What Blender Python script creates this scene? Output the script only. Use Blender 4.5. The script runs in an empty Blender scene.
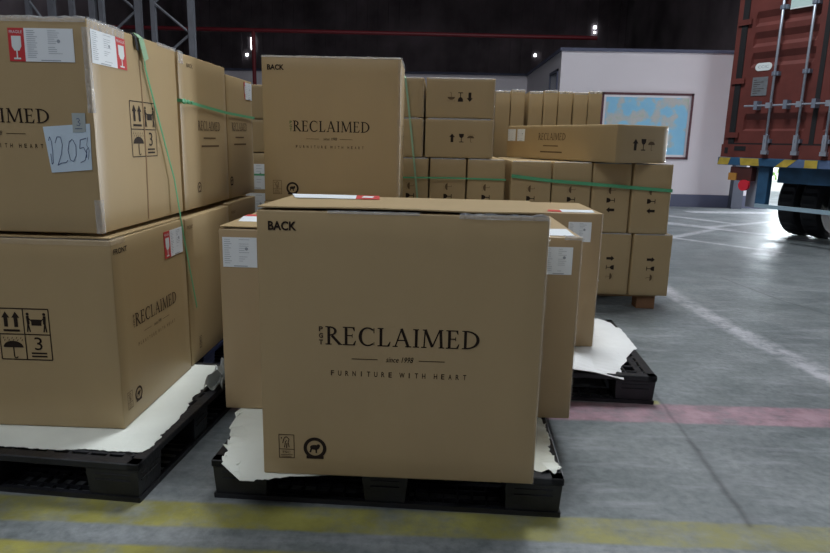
import bpy, bmesh, math, random
from mathutils import Vector, Matrix, noise
C = bpy.context.scene.collection
R = random.Random(7)
V = Vector

# ---------------------------------------------------------------- materials
def mat(name, col, rough=.6, metal=0.0, noise_amt=0.0, scale=8.0, bump=0.0, bscale=40.0, spec=.5, stretch=None):
    m = bpy.data.materials.new(name); m.use_nodes = True
    nt = m.node_tree; b = nt.nodes['Principled BSDF']
    b.inputs['Base Color'].default_value = (*col, 1); b.inputs['Roughness'].default_value = rough
    b.inputs['Metallic'].default_value = metal; b.inputs['Specular IOR Level'].default_value = spec
    tc = nt.nodes.new('ShaderNodeTexCoord'); mp = nt.nodes.new('ShaderNodeMapping')
    nt.links.new(tc.outputs['Object'], mp.inputs[0])
    if stretch: mp.inputs['Scale'].default_value = stretch
    if noise_amt:
        n = nt.nodes.new('ShaderNodeTexNoise'); n.inputs['Scale'].default_value = scale; n.inputs['Detail'].default_value = 6
        nt.links.new(mp.outputs[0], n.inputs['Vector'])
        r = nt.nodes.new('ShaderNodeValToRGB')
        a = 1 - noise_amt; c = 1 + noise_amt
        r.color_ramp.elements[0].position = .3; r.color_ramp.elements[1].position = .7
        r.color_ramp.elements[0].color = (*[min(1, x * a) for x in col], 1)
        r.color_ramp.elements[1].color = (*[min(1, x * c) for x in col], 1)
        nt.links.new(n.outputs['Fac'], r.inputs[0]); nt.links.new(r.outputs[0], b.inputs['Base Color'])
    if bump:
        n = nt.nodes.new('ShaderNodeTexNoise'); n.inputs['Scale'].default_value = bscale; n.inputs['Detail'].default_value = 4
        nt.links.new(mp.outputs[0], n.inputs['Vector'])
        bp = nt.nodes.new('ShaderNodeBump'); bp.inputs['Strength'].default_value = bump; bp.inputs['Distance'].default_value = .01
        nt.links.new(n.outputs['Fac'], bp.inputs['Height']); nt.links.new(bp.outputs[0], b.inputs['Normal'])
    return m

def emis(name, col, s):
    m = mat(name, col, .5); b = m.node_tree.nodes['Principled BSDF']
    b.inputs['Emission Color'].default_value = (*col, 1); b.inputs['Emission Strength'].default_value = s
    return m

def filmmat(name, col, alpha, rough=.12, bump=.6, bscale=60):
    m = mat(name, col, rough, bump=bump, bscale=bscale, spec=.9)
    m.node_tree.nodes['Principled BSDF'].inputs['Alpha'].default_value = alpha
    return m

CARD = mat('cardboard', (.435, .322, .168), .42, noise_amt=.03, scale=2.5, bump=.05, bscale=14, spec=.5, stretch=(1.6, 1.6, .7))
CARD2 = mat('cardboard_light', (.445, .330, .186), .42, noise_amt=.03, scale=2.5, bump=.05, bscale=14, spec=.5, stretch=(1.6, 1.6, .7))
INK = mat('black_ink', (.022, .014, .010), .6, spec=.2)
INKF = mat('faint_ink', (.13, .085, .045), .7, spec=.2)
INKM = mat('medium_ink', (.055, .035, .022), .7, spec=.2)
GREY = mat('grey_print', (.34, .39, .44), .7)
GREENINK = mat('green_ink', (.10, .17, .05), .7)
WHITE = mat('white_label_paper', (.84, .90, .94), .4)
RED = mat('red_label_print', (.60, .045, .05), .4)
BLUEINK = mat('blue_pen_ink', (.035, .07, .20), .6)
NOTE = mat('pale_blue_note_paper', (.62, .76, .88), .5, noise_amt=.03)
TAPE = filmmat('clear_tape', (.75, .72, .66), .13, .10, .8, 45)
BTAPE = mat('brown_tape', (.30, .19, .10), .28, bump=.2, bscale=30, spec=.6)
FILM = filmmat('wrinkled_film', (.8, .85, .9), .32, .08, 1.0, 70)
PAPER = mat('cream_board_sheet', (.72, .76, .70), .8, noise_amt=.06, scale=5, bump=.3, bscale=18)
PAPERW = mat('white_board_sheet', (.72, .74, .74), .8, noise_amt=.05, scale=5, bump=.3, bscale=18)
TORN = mat('torn_board_edge', (.42, .35, .26), .9, noise_amt=.25, scale=40)
BLACKP = mat('black_plastic', (.012, .013, .017), .42, noise_amt=.4, scale=9, bump=.2, bscale=60, spec=.5)
BLUEP = mat('blue_plastic', (.02, .03, .09), .5, noise_amt=.2)
WOOD = mat('pallet_wood', (.28, .18, .09), .8, noise_amt=.2, scale=12)
STRAP = mat('green_strap', (.10, .42, .21), .35, spec=.6)
STRAPL = mat('pale_green_strap', (.30, .50, .32), .4, spec=.6)
STEEL = mat('galvanised_steel', (.20, .21, .24), .5, metal=.3, noise_amt=.1)
PIPE = mat('red_painted_pipe', (.17, .013, .02), .5)
WALLW = mat('white_painted_wall', (.66, .63, .67), .8, noise_amt=.02, scale=1)
WALLD = mat('dark_corrugated_wall', (.17, .14, .155), .85, noise_amt=.5, scale=.7)
CEIL = mat('dark_roof', (.035, .035, .045), .8, noise_amt=.3, scale=.5)
TRIMG = mat('slate_grey_paint', (.075, .085, .14), .6)
CONT = mat('oxide_red_container_paint', (.128, .031, .025), .55, noise_amt=.18, scale=4, bump=.1, bscale=12)
CONTD = mat('dark_container_frame_paint', (.07, .020, .018), .6, noise_amt=.2, scale=5)
GASK = mat('black_rubber_gasket', (.012, .012, .014), .6)
ROD = mat('galvanised_rod', (.42, .47, .55), .35, metal=.5, noise_amt=.1)
RODB = mat('dull_steel_bracket', (.22, .26, .33), .5, metal=.3)
BLUET = mat('trailer_blue_paint', (.025, .085, .17), .5, noise_amt=.3, scale=5)
YELT = mat('yellow_stripe_paint', (.45, .33, .05), .5, noise_amt=.25, scale=9)
BLUEG = mat('grey_blue_stripe_paint', (.09, .14, .26), .5, noise_amt=.2)
RUBB = mat('tyre_rubber', (.010, .011, .014), .6, bump=.3, bscale=30)
FLAP = mat('grey_mudflap', (.26, .28, .34), .6)
REDL = mat('red_lens', (.65, .03, .05), .25)
AMBL = mat('amber_lens', (.45, .22, .05), .3)
PLATE = mat('grey_data_plate', (.22, .24, .26), .4, metal=.3, noise_amt=.15, scale=20)
LABW = mat('white_plate', (.75, .82, .82), .4)
GLAS = mat('dark_window_glass', (.12, .16, .20), .15)
LEAF = mat('sunlit_leaves', (.30, .48, .16), .7, noise_amt=.4, scale=5)
YARD = mat('pale_yard_concrete', (.70, .72, .70), .8, noise_amt=.05)
PURP = mat('brown_carton_foot', (.23, .12, .06), .8)

def floor_material():
    m = bpy.data.materials.new('worn_concrete'); m.use_nodes = True
    nt = m.node_tree; N = nt.nodes; L = nt.links; b = N['Principled BSDF']
    geo = N.new('ShaderNodeNewGeometry')
    sep = N.new('ShaderNodeSeparateXYZ'); L.new(geo.outputs['Position'], sep.inputs[0])
    def noi(scale, det=6, vec=None, rough=.6):
        n = N.new('ShaderNodeTexNoise'); n.inputs['Scale'].default_value = scale; n.inputs['Detail'].default_value = det
        n.inputs['Roughness'].default_value = rough
        L.new(vec or geo.outputs['Position'], n.inputs['Vector']); return n.outputs['Fac']
    def math_(op, a, b_=None, c=None):
        n = N.new('ShaderNodeMath'); n.operation = op
        for i, v in enumerate((a, b_, c)):
            if v is None: continue
            if isinstance(v, (int, float)): n.inputs[i].default_value = v
            else: L.new(v, n.inputs[i])
        return n.outputs[0]
    def ramp(v, p0, p1, c0, c1):
        r = N.new('ShaderNodeValToRGB'); r.color_ramp.elements[0].position = p0; r.color_ramp.elements[1].position = p1
        r.color_ramp.elements[0].color = (*c0, 1); r.color_ramp.elements[1].color = (*c1, 1); L.new(v, r.inputs[0]); return r.outputs[0]
    def mix(f, a, b_):
        n = N.new('ShaderNodeMix'); n.data_type = 'RGBA'
        if isinstance(f, (int, float)): n.inputs[0].default_value = f
        else: L.new(f, n.inputs[0])
        for i, v in ((6, a), (7, b_)):
            if isinstance(v, tuple): n.inputs[i].default_value = (*v, 1)
            else: L.new(v, n.inputs[i])
        return n.outputs[2]
    mp = N.new('ShaderNodeMapping'); mp.inputs['Rotation'].default_value = (0, 0, math.radians(-35)); mp.inputs['Scale'].default_value = (1, 5, 1)
    L.new(geo.outputs['Position'], mp.inputs[0])
    base = ramp(noi(1.3, 10, None, .68), .34, .68, (.125, .150, .156), (.255, .280, .290))
    fine = ramp(noi(28, 8), .34, .62, (.66, .68, .69), (1.12, 1.10, 1.09))
    mul = N.new('ShaderNodeMix'); mul.data_type = 'RGBA'; mul.blend_type = 'MULTIPLY'; mul.inputs[0].default_value = .75
    L.new(base, mul.inputs[6]); L.new(fine, mul.inputs[7])
    col = mul.outputs[2]
    col = mix(math_('MULTIPLY', ramp(noi(3.0, 8, mp.outputs[0]), .52, .72, (0, 0, 0), (1, 1, 1)), .35), col, (.42, .43, .47))
    col = mix(math_('MULTIPLY', ramp(noi(9.0, 8, mp.outputs[0], .7), .62, .70, (0, 0, 0), (1, 1, 1)), .5), col, (.09, .10, .11))
    wob = math_('MULTIPLY', math_('SUBTRACT', noi(9), .5), .035)
    X, Y = sep.outputs[0], sep.outputs[1]
    def line(ax, ay, bx, by, w, soft=.012, wobk=1.0, ends=True):
        # smooth mask of a band of width w between two points
        dx, dy = bx - ax, by - ay; l = math.hypot(dx, dy); ux, uy = dx / l, dy / l
        t = math_('ADD', math_('MULTIPLY', math_('SUBTRACT', X, ax), ux), math_('MULTIPLY', math_('SUBTRACT', Y, ay), uy))
        s = math_('ADD', math_('MULTIPLY', math_('SUBTRACT', X, ax), -uy), math_('MULTIPLY', math_('SUBTRACT', Y, ay), ux))
        s = math_('ADD', s, math_('MULTIPLY', wob, wobk))
        def edge(v, lim):
            n = N.new('ShaderNodeMapRange'); n.clamp = True
            n.inputs[1].default_value = lim - soft; n.inputs[2].default_value = lim + soft
            n.inputs[3].default_value = 1; n.inputs[4].default_value = 0; L.new(v, n.inputs[0]); return n.outputs[0]
        mk = edge(math_('ABSOLUTE', s), w / 2)
        if ends: mk = math_('MULTIPLY', mk, edge(math_('ABSOLUTE', math_('SUBTRACT', t, l / 2)), l / 2))
        return mk
    wear = ramp(noi(6, 9, None, .7), .36, .56, (.25, .25, .25), (.95, .95, .95))
    wear2 = ramp(noi(7, 9, None, .75), .40, .60, (.05, .05, .05), (1, 1, 1))
    yel = ramp(noi(4, 6), .35, .65, (.22, .21, .05), (.38, .36, .09))
    yr = ramp(X, .0, 1.0, (0, 0, 0), (1, 1, 1))
    yel = mix(math_('MULTIPLY', yr, .6), yel, (.25, .25, .15))
    col = mix(math_('MULTIPLY', line(-4, 1.902, 4, 1.902, .142, .008, .5), wear), col, yel)
    col = mix(math_('MULTIPLY', line(-4, 1.655, -.1, 1.655, .145, .008, .6), wear), col, yel)
    col = mix(math_('MULTIPLY', line(-4, 1.78, 4, 1.78, .05, .03, 2), math_('MULTIPLY', wear2, .35)), col, (.40, .43, .46))
    pinkw = math_('MULTIPLY', wear, .75)
    pink = ramp(noi(6, 6), .38, .62, (.34, .13, .19), (.46, .28, .33))
    col = mix(math_('MULTIPLY', line(-2, 2.83, 5, 2.93, .215, .012, 1), pinkw), col, pink)
    # worn white lines of the loading bay
    white = (.50, .50, .54)
    for a in ((2.10, 6.75, 2.02, 5.45, .22), (2.02, 5.75, 2.12, 4.2, .15), (2.10, 4.4, 2.25, 3.30, .17), (2.25, 3.5, 2.0, 2.0, .12)):
        col = mix(math_('MULTIPLY', line(*a, .03, 2), math_('MULTIPLY', wear2, .75)), col, white)
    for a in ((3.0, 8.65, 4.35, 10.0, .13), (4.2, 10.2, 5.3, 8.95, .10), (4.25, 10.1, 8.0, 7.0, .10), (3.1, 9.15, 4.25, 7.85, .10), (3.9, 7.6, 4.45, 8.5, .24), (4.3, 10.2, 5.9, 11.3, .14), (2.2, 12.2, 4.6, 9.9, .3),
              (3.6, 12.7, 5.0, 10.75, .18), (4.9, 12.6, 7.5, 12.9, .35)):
        col = mix(math_('MULTIPLY', line(*a, .03, 1.5), math_('ADD', math_('MULTIPLY', wear2, .5), .30)), col, (.66, .66, .70))  # far lines: worn paint, whitened further to paint in floor glare
    col = mix(math_('MULTIPLY', line(.86, 3.035, 1.13, 3.0, .045, .008, .5), .8), col, (.36, .34, .12))
    for a in ((1.15, 3.3, 2.0, 4.3, .20), (1.3, 2.95, 2.15, 3.85, .18), (1.35, 4.2, 1.95, 5.0, .25), (2.6, 5.2, 3.6, 4.2, .5)):
        col = mix(math_('MULTIPLY', line(*a, .03, 2), math_('MULTIPLY', wear, .38)), col, (.13, .155, .155))
    # joint and crack
    crack = (.035, .038, .042)
    for a in ((1.165, 3.6, 1.125, 2.6, .012), (1.125, 2.6, 1.085, 1.955, .022), (2.80, 6.2, 2.91, 5.31, .018), (2.91, 5.31, 3.10, 4.7, .014), (3.1, 4.7, 3.3, 3.2, .012)):
        col = mix(math_('MULTIPLY', line(*a, .009, .9), .55), col, crack)
    col = mix(math_('MULTIPLY', line(1.16, 2.95, 1.105, 1.96, .07, .04, 2), math_('MULTIPLY', wear2, .4)), col, (.10, .11, .12))
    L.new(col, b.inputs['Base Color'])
    L.new(ramp(noi(2.2, 6), .3, .7, (.30, .30, .30), (.55, .55, .55)), b.inputs['Roughness'])
    bp = N.new('ShaderNodeBump'); bp.inputs['Strength'].default_value = .45; bp.inputs['Distance'].default_value = .008
    L.new(noi(22, 8), bp.inputs['Height']); L.new(bp.outputs[0], b.inputs['Normal'])
    return m

# ---------------------------------------------------------------- helpers
def link(name, me, m, parent=None):
    o = bpy.data.objects.new(name, me); C.objects.link(o)
    if m is not None and not me.materials: me.materials.append(m)
    if parent is not None: o.parent = parent
    return o

def frombm(name, bm, m, parent=None, smooth=False):
    bmesh.ops.recalc_face_normals(bm, faces=bm.faces[:])
    me = bpy.data.meshes.new(name); bm.to_mesh(me); bm.free()
    if smooth:
        for p in me.polygons: p.use_smooth = True
    return link(name, me, m, parent)

def tag(o, label, cat, group=None, kind=None):
    o['label'] = label; o['category'] = cat
    if group: o['group'] = group
    if kind: o['kind'] = kind
    return o

def empty(name, loc=(0, 0, 0), rz=0):
    o = bpy.data.objects.new(name, None); C.objects.link(o); o.location = loc; o.rotation_euler = (0, 0, rz)
    o.empty_display_size = .1
    return o

def bx(bm, x0, x1, y0, y1, z0, z1, M=None):
    vs = [bm.verts.new((x, y, z)) for x in (x0, x1) for y in (y0, y1) for z in (z0, z1)]
    for f in ((0, 1, 3, 2), (4, 6, 7, 5), (0, 4, 5, 1), (2, 3, 7, 6), (0, 2, 6, 4), (1, 5, 7, 3)):
        bm.faces.new([vs[i] for i in f])
    if M is not None:
        for v in vs: v.co = M @ v.co
    return vs

def cyl(bm, p, q, r, seg=12, r2=None):
    p, q = V(p), V(q); d = (q - p).normalized()
    a = d.orthogonal().normalized(); b = d.cross(a)
    r2 = r if r2 is None else r2
    A = [bm.verts.new(p + (a * math.cos(t) + b * math.sin(t)) * r) for t in [2 * math.pi * i / seg for i in range(seg)]]
    B = [bm.verts.new(q + (a * math.cos(t) + b * math.sin(t)) * r2) for t in [2 * math.pi * i / seg for i in range(seg)]]
    for i in range(seg):
        j = (i + 1) % seg; bm.faces.new((A[i], A[j], B[j], B[i]))
    bm.faces.new(A[::-1]); bm.faces.new(B)

def bevel(o, w, seg=2):
    md = o.modifiers.new('bevel', 'BEVEL'); md.width = w; md.segments = seg; md.limit_method = 'ANGLE'; md.angle_limit = math.radians(50)
    return o

def struct(name, bm, m):
    o = frombm(name, bm, m); o['kind'] = 'structure'; return o

# ---------------------------------------------------------------- 2D print kit: lists of polygons in face units
def quad(x0, y0, x1, y1): return [(x0, y0), (x1, y0), (x1, y1), (x0, y1)]
def seg(p, q, w, w2=None):
    w2 = w if w2 is None else w2
    d = V((q[0] - p[0], q[1] - p[1])); d.normalize(); n = V((-d.y, d.x))
    return [(p[0] + n.x * w / 2, p[1] + n.y * w / 2), (p[0] - n.x * w / 2, p[1] - n.y * w / 2), (q[0] - n.x * w2 / 2, q[1] - n.y * w2 / 2), (q[0] + n.x * w2 / 2, q[1] + n.y * w2 / 2)]
def poly(pts, w): return [seg(pts[i], pts[i + 1], w) for i in range(len(pts) - 1)]
def arc(cx, cy, rx, ry, a0, a1, w0, w1=None, n=16, irx=None, iry=None, cxi=None):
    # ring piece; stroke width varies from w0 (at the ends) to w1 (at the middle)
    out = []; w1 = w0 if w1 is None else w1
    def pt(t, k):
        a = math.radians(a0 + (a1 - a0) * t); w = w0 + (w1 - w0) * math.sin(math.pi * t)
        r = 1
        return (cx + (rx - k * w) * math.cos(a), cy + (ry - k * min(w, w0 * 1.2 + .01 * 0)) * math.sin(a))
    for i in range(n):
        t, u = i / n, (i + 1) / n
        out.append([pt(t, 0), pt(u, 0), pt(u, 1), pt(t, 1)])
    return out
def disc(cx, cy, rx, ry=None, n=20):
    ry = rx if ry is None else ry
    return [[(cx + rx * math.cos(2 * math.pi * i / n), cy + ry * math.sin(2 * math.pi * i / n)) for i in range(n)]]
def ring(cx, cy, r, w, n=24): return arc(cx, cy, r, r, 0, 360, w, w, n)
def T(ps, sx=1, sy=None, dx=0, dy=0, rot=0, shear=0):
    sy = sx if sy is None else sy; c, s = math.cos(rot), math.sin(rot)
    out = []
    for p in ps:
        q = []
        for x, y in p:
            x, y = (x + shear * y) * sx, y * sy
            q.append((x * c - y * s + dx, x * s + y * c + dy))
        out.append(q)
    return out

def serif_word(word):
    """Roman capitals drawn from strokes, unit height; returns polygons and the width."""
    th, tn, sf = .140, .066, .055
    out = []; x = 0
    def sq(x0, x1, y): return [quad(x0, y - (sf if y > .5 else 0), x1, y + (0 if y > .5 else sf))]
    for ch in word:
        g = []
        if ch in 'REDLI':
            g += [quad(.10, 0, .10 + th, 1)] + sq(0, .10 + th + .08, 0) + sq(0, .10 + th + .06, 1)
        if ch == 'I': w = .34
        if ch == 'L':
            g += [quad(.1, 0, .60, sf), [(.60, 0), (.66, .27), (.62, .27), (.50, sf)]]; w = .68
        if ch == 'E':
            g += [quad(.1, 0, .62, sf), [(.62, 0), (.68, .26), (.64, .26), (.52, sf)], quad(.1, 1 - sf, .60, 1), [(.60, 1), (.61, .78), (.57, .78), (.50, 1 - sf)],
                  quad(.2, .50, .48, .50 + sf), quad(.465, .42, .50, .63)]; w = .72
        if ch == 'D':
            g += arc(.22, .5, .66, .5, -90, 90, tn, th * 1.15, 20); w = .94
        if ch == 'R':
            g += arc(.22, .745, .36, .255, -90, 90, tn, th, 14) + [quad(.2, .49, .3, .49 + tn)] + [seg((.33, .50), (.74, .03), th)] + [quad(.66, 0, .86, sf)]; w = .80
        if ch == 'C':
            g += arc(.46, .5, .46, .52, 48, 312, tn, th * 1.2, 24) + [quad(.76, .70, .80, .98), quad(.77, .04, .80, .22)]; w = .88
        if ch == 'A':
            g += [seg((.13, 0), (.45, 1), tn), seg((.44, 1.0), (.80, 0), th), quad(.24, .33, .66, .33 + tn)] + sq(0, .26, 0) + sq(.64, .95, 0); w = .94
        if ch == 'M':
            g += [seg((.14, 0), (.19, 1), tn), seg((.19, 1), (.56, .05), th), seg((.56, .05), (.93, 1), tn), seg((.96, 1), (1.02, 0), th)] + sq(0, .27, 0) + sq(.88, 1.16, 0) + sq(.06, .24, 1) + sq(.88, 1.10, 1); w = 1.16
        out += T(g, 1, 1, x, 0); x += w + .085
    return out, x - .085

_tc = {}
def text(s, bold=0):
    """sans-serif lettering, scaled to unit cap height; returns polygons and width."""
    if (s, bold) in _tc: return _tc[s, bold]
    cu = bpy.data.curves.new('t', 'FONT'); cu.body = s; cu.size = 1; cu.resolution_u = 3; cu.offset = bold
    o = bpy.data.objects.new('t', cu); C.objects.link(o)
    bpy.context.view_layer.update()
    me = bpy.data.meshes.new_from_object(o.evaluated_get(bpy.context.evaluated_depsgraph_get()))
    ps = [[(me.vertices[i].co.x, me.vertices[i].co.y) for i in p.vertices] for p in me.polygons]
    bpy.data.objects.remove(o); bpy.data.curves.remove(cu); bpy.data.meshes.remove(me)
    x0 = min(x for p in ps for x, y in p); x1 = max(x for p in ps for x, y in p)
    y1 = max(y for p in ps for x, y in p if True); k = 1 / y1
    ps = [[((x - x0) * k, y * k) for x, y in p] for p in ps]
    _tc[s, bold] = (ps, (x1 - x0) * k); return _tc[s, bold]
def put_text(s, x, y, h, w=None, shear=0, rot=0, center=False, bold=0):
    ps, tw = text(s, bold); sx = h if w is None else w / tw
    if center: x -= tw * sx / 2
    return T(ps, sx, h, x, y, rot, shear)
def spaced(s, x0, x1, y, h):
    out = []; pos = []; t_ = 0
    for ch in s: pos.append(t_); t_ += .62 if ch == ' ' else 1
    n = pos[-1] + 1
    for i, ch in zip(pos, s):
        if ch == ' ': continue
        out += put_text(ch, x0 + (x1 - x0) * i / (n - 1), y, h, None if ch == 'I' else h * (1.0 if ch in 'WM' else .62), center=True, bold=.012)
    return out

# shapes of the transport marks, unit cells
def ic_arrow(): return [quad(-.16, 0, .16, .62), [(-.34, .60), (.34, .60), (0, 1)]]
def ic_arrows(): return T(ic_arrow(), .52, .66, -.22, .26) + T(ic_arrow(), .52, .66, .22, .26) + [quad(-.36, .06, .36, .15)]
def ic_glass():
    return [[(-.30, 1), (.30, 1), (.26, .70), (.10, .52), (-.10, .52), (-.26, .70)], quad(-.045, .08, .045, .55), quad(-.26, 0, .26, .09)]
def ic_umbrella():
    p = [[(.42 * math.cos(math.radians(a)), .50 + .30 * math.sin(math.radians(a))) for a in range(0, 181, 15)]]
    p += [quad(-.025, .08, .025, .5)] + arc(.07, .08, .09, .09, 180, 360, .04, .04, 6)
    for i in range(5):
        for j in range(2): p.append(seg((-.36 + i * .18 + j * .05, .98 - j * .1), (-.40 + i * .18 + j * .05, .90 - j * .1), .025))
    return p
def ic_carry():
    p = [quad(-.22, .36, .22, .64)]
    for s in (-1, 1):
        p += disc(s * .36, .88, .07, .07, 10)
        p += [seg((s * .37, .80), (s * .35, .42), .12), seg((s * .36, .72), (s * .20, .56), .05), seg((s * .36, .44), (s * .30, .06), .06), seg((s * .37, .44), (s * .42, .06), .06)]
    return p
def ic_stack(): return put_text('3', 0, .38, .56, .34, center=True) + [quad(-.34, .20, .34, .27), quad(-.34, .06, .34, .13)]
def panel(w, h):
    p = []
    lw = .004
    for x in (0, w / 2, w): p.append(quad(x - lw / 2, 0, x + lw / 2, h))
    for y in (0, h / 2, h): p.append(quad(0, y - lw / 2, w, y + lw / 2))
    cw, chh = w / 2, h / 2
    p += T(ic_arrows(), cw * .9, chh * .9, cw * .5, chh * 1.05) + T(ic_carry(), cw * .9, chh * .85, cw * 1.5, chh * 1.05)
    p += T(ic_umbrella(), cw * .95, chh * .85, cw * .5, chh * .05) + T(ic_stack(), cw * .9, chh * .9, cw * 1.5, chh * .05)
    return p
def seal(cx, cy, r):
    p = ring(cx, cy, r, r * .30, 28) + [quad(cx - r * .75, cy - r * 1.0, cx + r * .75, cy - r * .72)]
    p += T(disc(0, 0, 1, .55, 14), r * .42, r * .42, cx - r * .02, cy + r * .08) + disc(cx + r * .30, cy + r * .22, r * .16, None, 10)
    p += [seg((cx - r * .3, cy), (cx - r * .42, cy - r * .4), r * .16), seg((cx + r * .1, cy), (cx + r * .12, cy - r * .45), r * .14)]
    return p
def tree_mark(x, y, w, h):
    lw = .0022
    p = [quad(x, y, x + w, y + lw), quad(x, y + h - lw, x + w, y + h), quad(x, y, x + lw, y + h), quad(x + w - lw, y, x + w, y + h), quad(x, y + h * .36, x + w, y + h * .36 + lw)]
    p += poly([(x + w * .25, y + h * .62), (x + w * .35, y + h * .84), (x + w * .5, y + h * .90), (x + w * .66, y + h * .80), (x + w * .60, y + h * .66), (x + w * .66, y + h * .46)], lw * 1.2)
    p += poly([(x + w * .36, y + h * .44), (x + w * .44, y + h * .70), (x + w * .52, y + h * .74)], lw * 1.2) + poly([(x + w * .50, y + h * .42), (x + w * .52, y + h * .62)], lw * 1.5) + disc(x + w * .18, y + h * .84, w * .05, None, 8)
    p += put_text('FSC', x + w * .5, y + h * .20, h * .10, w * .5, center=True) + [quad(x + w * .12, y + h * .13, x + w * .88, y + h * .15), quad(x + w * .15, y + h * .06, x + w * .8, y + h * .08)]
    return p

# ---------------------------------------------------------------- cartons
class Carton:
    def __init__(s, x, y, z, w, d, h, rz=0, bulge=.003, m=None, label=None, group=None, name='cardboard_box', dent=.002, sd=1):
        s.w, s.d, s.h, s.b = w, d, h, bulge
        s.F = {'front': ((0, 0, 0), (1, 0, 0), (0, 0, 1), (0, -1, 0), w, h), 'right': ((w, 0, 0), (0, 1, 0), (0, 0, 1), (1, 0, 0), d, h),
               'left': ((0, d, 0), (0, -1, 0), (0, 0, 1), (-1, 0, 0), d, h), 'back': ((w, d, 0), (-1, 0, 0), (0, 0, 1), (0, 1, 0), w, h),
               'top': ((0, 0, h), (1, 0, 0), (0, 1, 0), (0, 0, 1), w, d), 'bottom': ((0, d, 0), (1, 0, 0), (0, -1, 0), (0, 0, -1), w, d)}
        s.bf = {'front': 1, 'right': 1, 'left': 1, 'back': 1, 'top': 0, 'bottom': 0}
        bm = bmesh.new(); n = 10
        for k in s.F:
            U, Vv = s.F[k][4], s.F[k][5]; g = {}
            for i in range(n + 1):
                for j in range(n + 1):
                    p = s.P(k, U * i / n, Vv * j / n, 0)
                    e = (i in (0, n)) or (j in (0, n))
                    if e and dent:
                        q = p * 9 + V((sd * 3.7, sd * 1.3, sd))
                        dv = noise.noise_vector(q) * dent
                        if p.z < .001: dv.z = abs(dv.z) * .1
                        if p.z > h - .001: dv.z = -abs(dv.z)
                        dv.x = -abs(dv.x) if p.x > w / 2 else abs(dv.x); dv.y = -abs(dv.y) if p.y > d / 2 else abs(dv.y)
                        p = p + dv
                    g[i, j] = bm.verts.new(p)
            for i in range(n):
                for j in range(n): bm.faces.new((g[i, j], g[i + 1, j], g[i + 1, j + 1], g[i, j + 1]))
        bmesh.ops.remove_doubles(bm, verts=bm.verts[:], dist=.0004)
        o = frombm(name, bm, m or CARD, None, True); s.o = o
        es = o.data
        bevel(o, .0045, 2)
        try: es.set_sharp_from_angle(angle=math.radians(180))
        except Exception: pass
        o.location = (x, y, z); o.rotation_euler = (0, 0, rz)
        if label: tag(o, label, 'box', group)
    def P(s, k, u, v, off):
        o, U, W, N, lu, lv = s.F[k]
        a = min(1, max(-1, 2 * u / lu - 1)); b = min(1, max(-1, 2 * v / lv - 1))
        bl = s.b * s.bf[k] * (1 - a * a) * (1 - b * b)
        return V(o) + V(U) * u + V(W) * v + V(N) * (bl + off)
    def prt(s, name, k, polys, m, off=.0012, parent=None, dx=0, dy=0, label=None):
        bm = bmesh.new()
        for p in polys:
            vs = [bm.verts.new(s.P(k, x + dx, y + dy, off)) for x, y in p]
            try: bm.faces.new(vs)
            except Exception: pass
        me = bpy.data.meshes.new(name); bm.to_mesh(me); bm.free()
        o = link(name, me, m, parent or s.o)
        if label: o['label'] = label
        return o
    def sheet(s, name, k, corners, m, th=.0009, off=.0010, n=6, parent=None, label=None):
        """thin sheet following the bulge of the face; corners bl, br, tr, tl in face units"""
        a, b, c, d = [V(q) for q in corners]; bm = bmesh.new(); g = {}
        for i in range(n + 1):
            for j in range(n + 1):
                u, v = i / n, j / n; q = a * (1 - u) * (1 - v) + b * u * (1 - v) + c * u * v + d * (1 - u) * v
                for t in (0, 1): g[i, j, t] = bm.verts.new(s.P(k, q.x, q.y, off + t * th))
        for i in range(n):
            for j in range(n):
                bm.faces.new([g[x, y, 1] for x, y in ((i, j), (i + 1, j), (i + 1, j + 1), (i, j + 1))])
                bm.faces.new([g[x, y, 0] for x, y in ((i, j), (i, j + 1), (i + 1, j + 1), (i + 1, j))])
        for i in range(n):
            for e in (0, n):
                bm.faces.new([g[i, e, 0], g[i + 1, e, 0], g[i + 1, e, 1], g[i, e, 1]]); bm.faces.new([g[e, i, 0], g[e, i + 1, 0], g[e, i + 1, 1], g[e, i, 1]])
        o = frombm(name, bm, m, parent or s.o)
        if label: o['label'] = label
        return o
    def tape(s, u0, u1, k='top', m=None, drop=.06, label=None):
        """centre tape on the top running front to back and folding down the front; u range on the front"""
        bm = bmesh.new(); off = .0016
        def q(a, b, c, d): bm.faces.new([bm.verts.new(v) for v in (a, b, c, d)])
        n = 8
        for i in range(n):
            a, b = s.d * i / n, s.d * (i + 1) / n
            q(s.P('top', u0, a, off), s.P('top', u1, a, off), s.P('top', u1, b, off), s.P('top', u0, b, off))
        q(s.P('front', u0, s.h - drop, off), s.P('front', u1, s.h - drop, off), s.P('front', u1, s.h + off, off), s.P('front', u0, s.h + off, off))
        o = frombm('packing_tape', bm, m or BTAPE, s.o)
        if label: o['label'] = label
        return o
    def edge_film(s, k, u0, u1, drop=.03, over=.05, m=None, name='clear_tape', wr=.004, sd=0):
        """wrinkled clear tape folded over the upper edge of face k"""
        bm = bmesh.new(); n = 30; rows = []
        for i in range(n + 1):
            u = u0 + (u1 - u0) * i / n; row = []
            for j, (t, z) in enumerate(((0, -drop), (0, -drop * .4), (0, .0), (over * .35, .0), (over, .0))):
                o_, U, W, N, lu, lv = s.F[k]
                w = wr * abs(noise.noise(V((u * 26, j * 1.9 + sd, 3.1 + sd)))) + .002
                p = s.P(k, u, s.h + z, w) - V(N) * t
                if j >= 2: p.z = s.h + w
                row.append(bm.verts.new(p))
            rows.append(row)
        for a, b in zip(rows, rows[1:]):
            for j in range(4): bm.faces.new((a[j], b[j], b[j + 1], a[j + 1]))
        return frombm(name, bm, m or TAPE, s.o, True)
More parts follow.
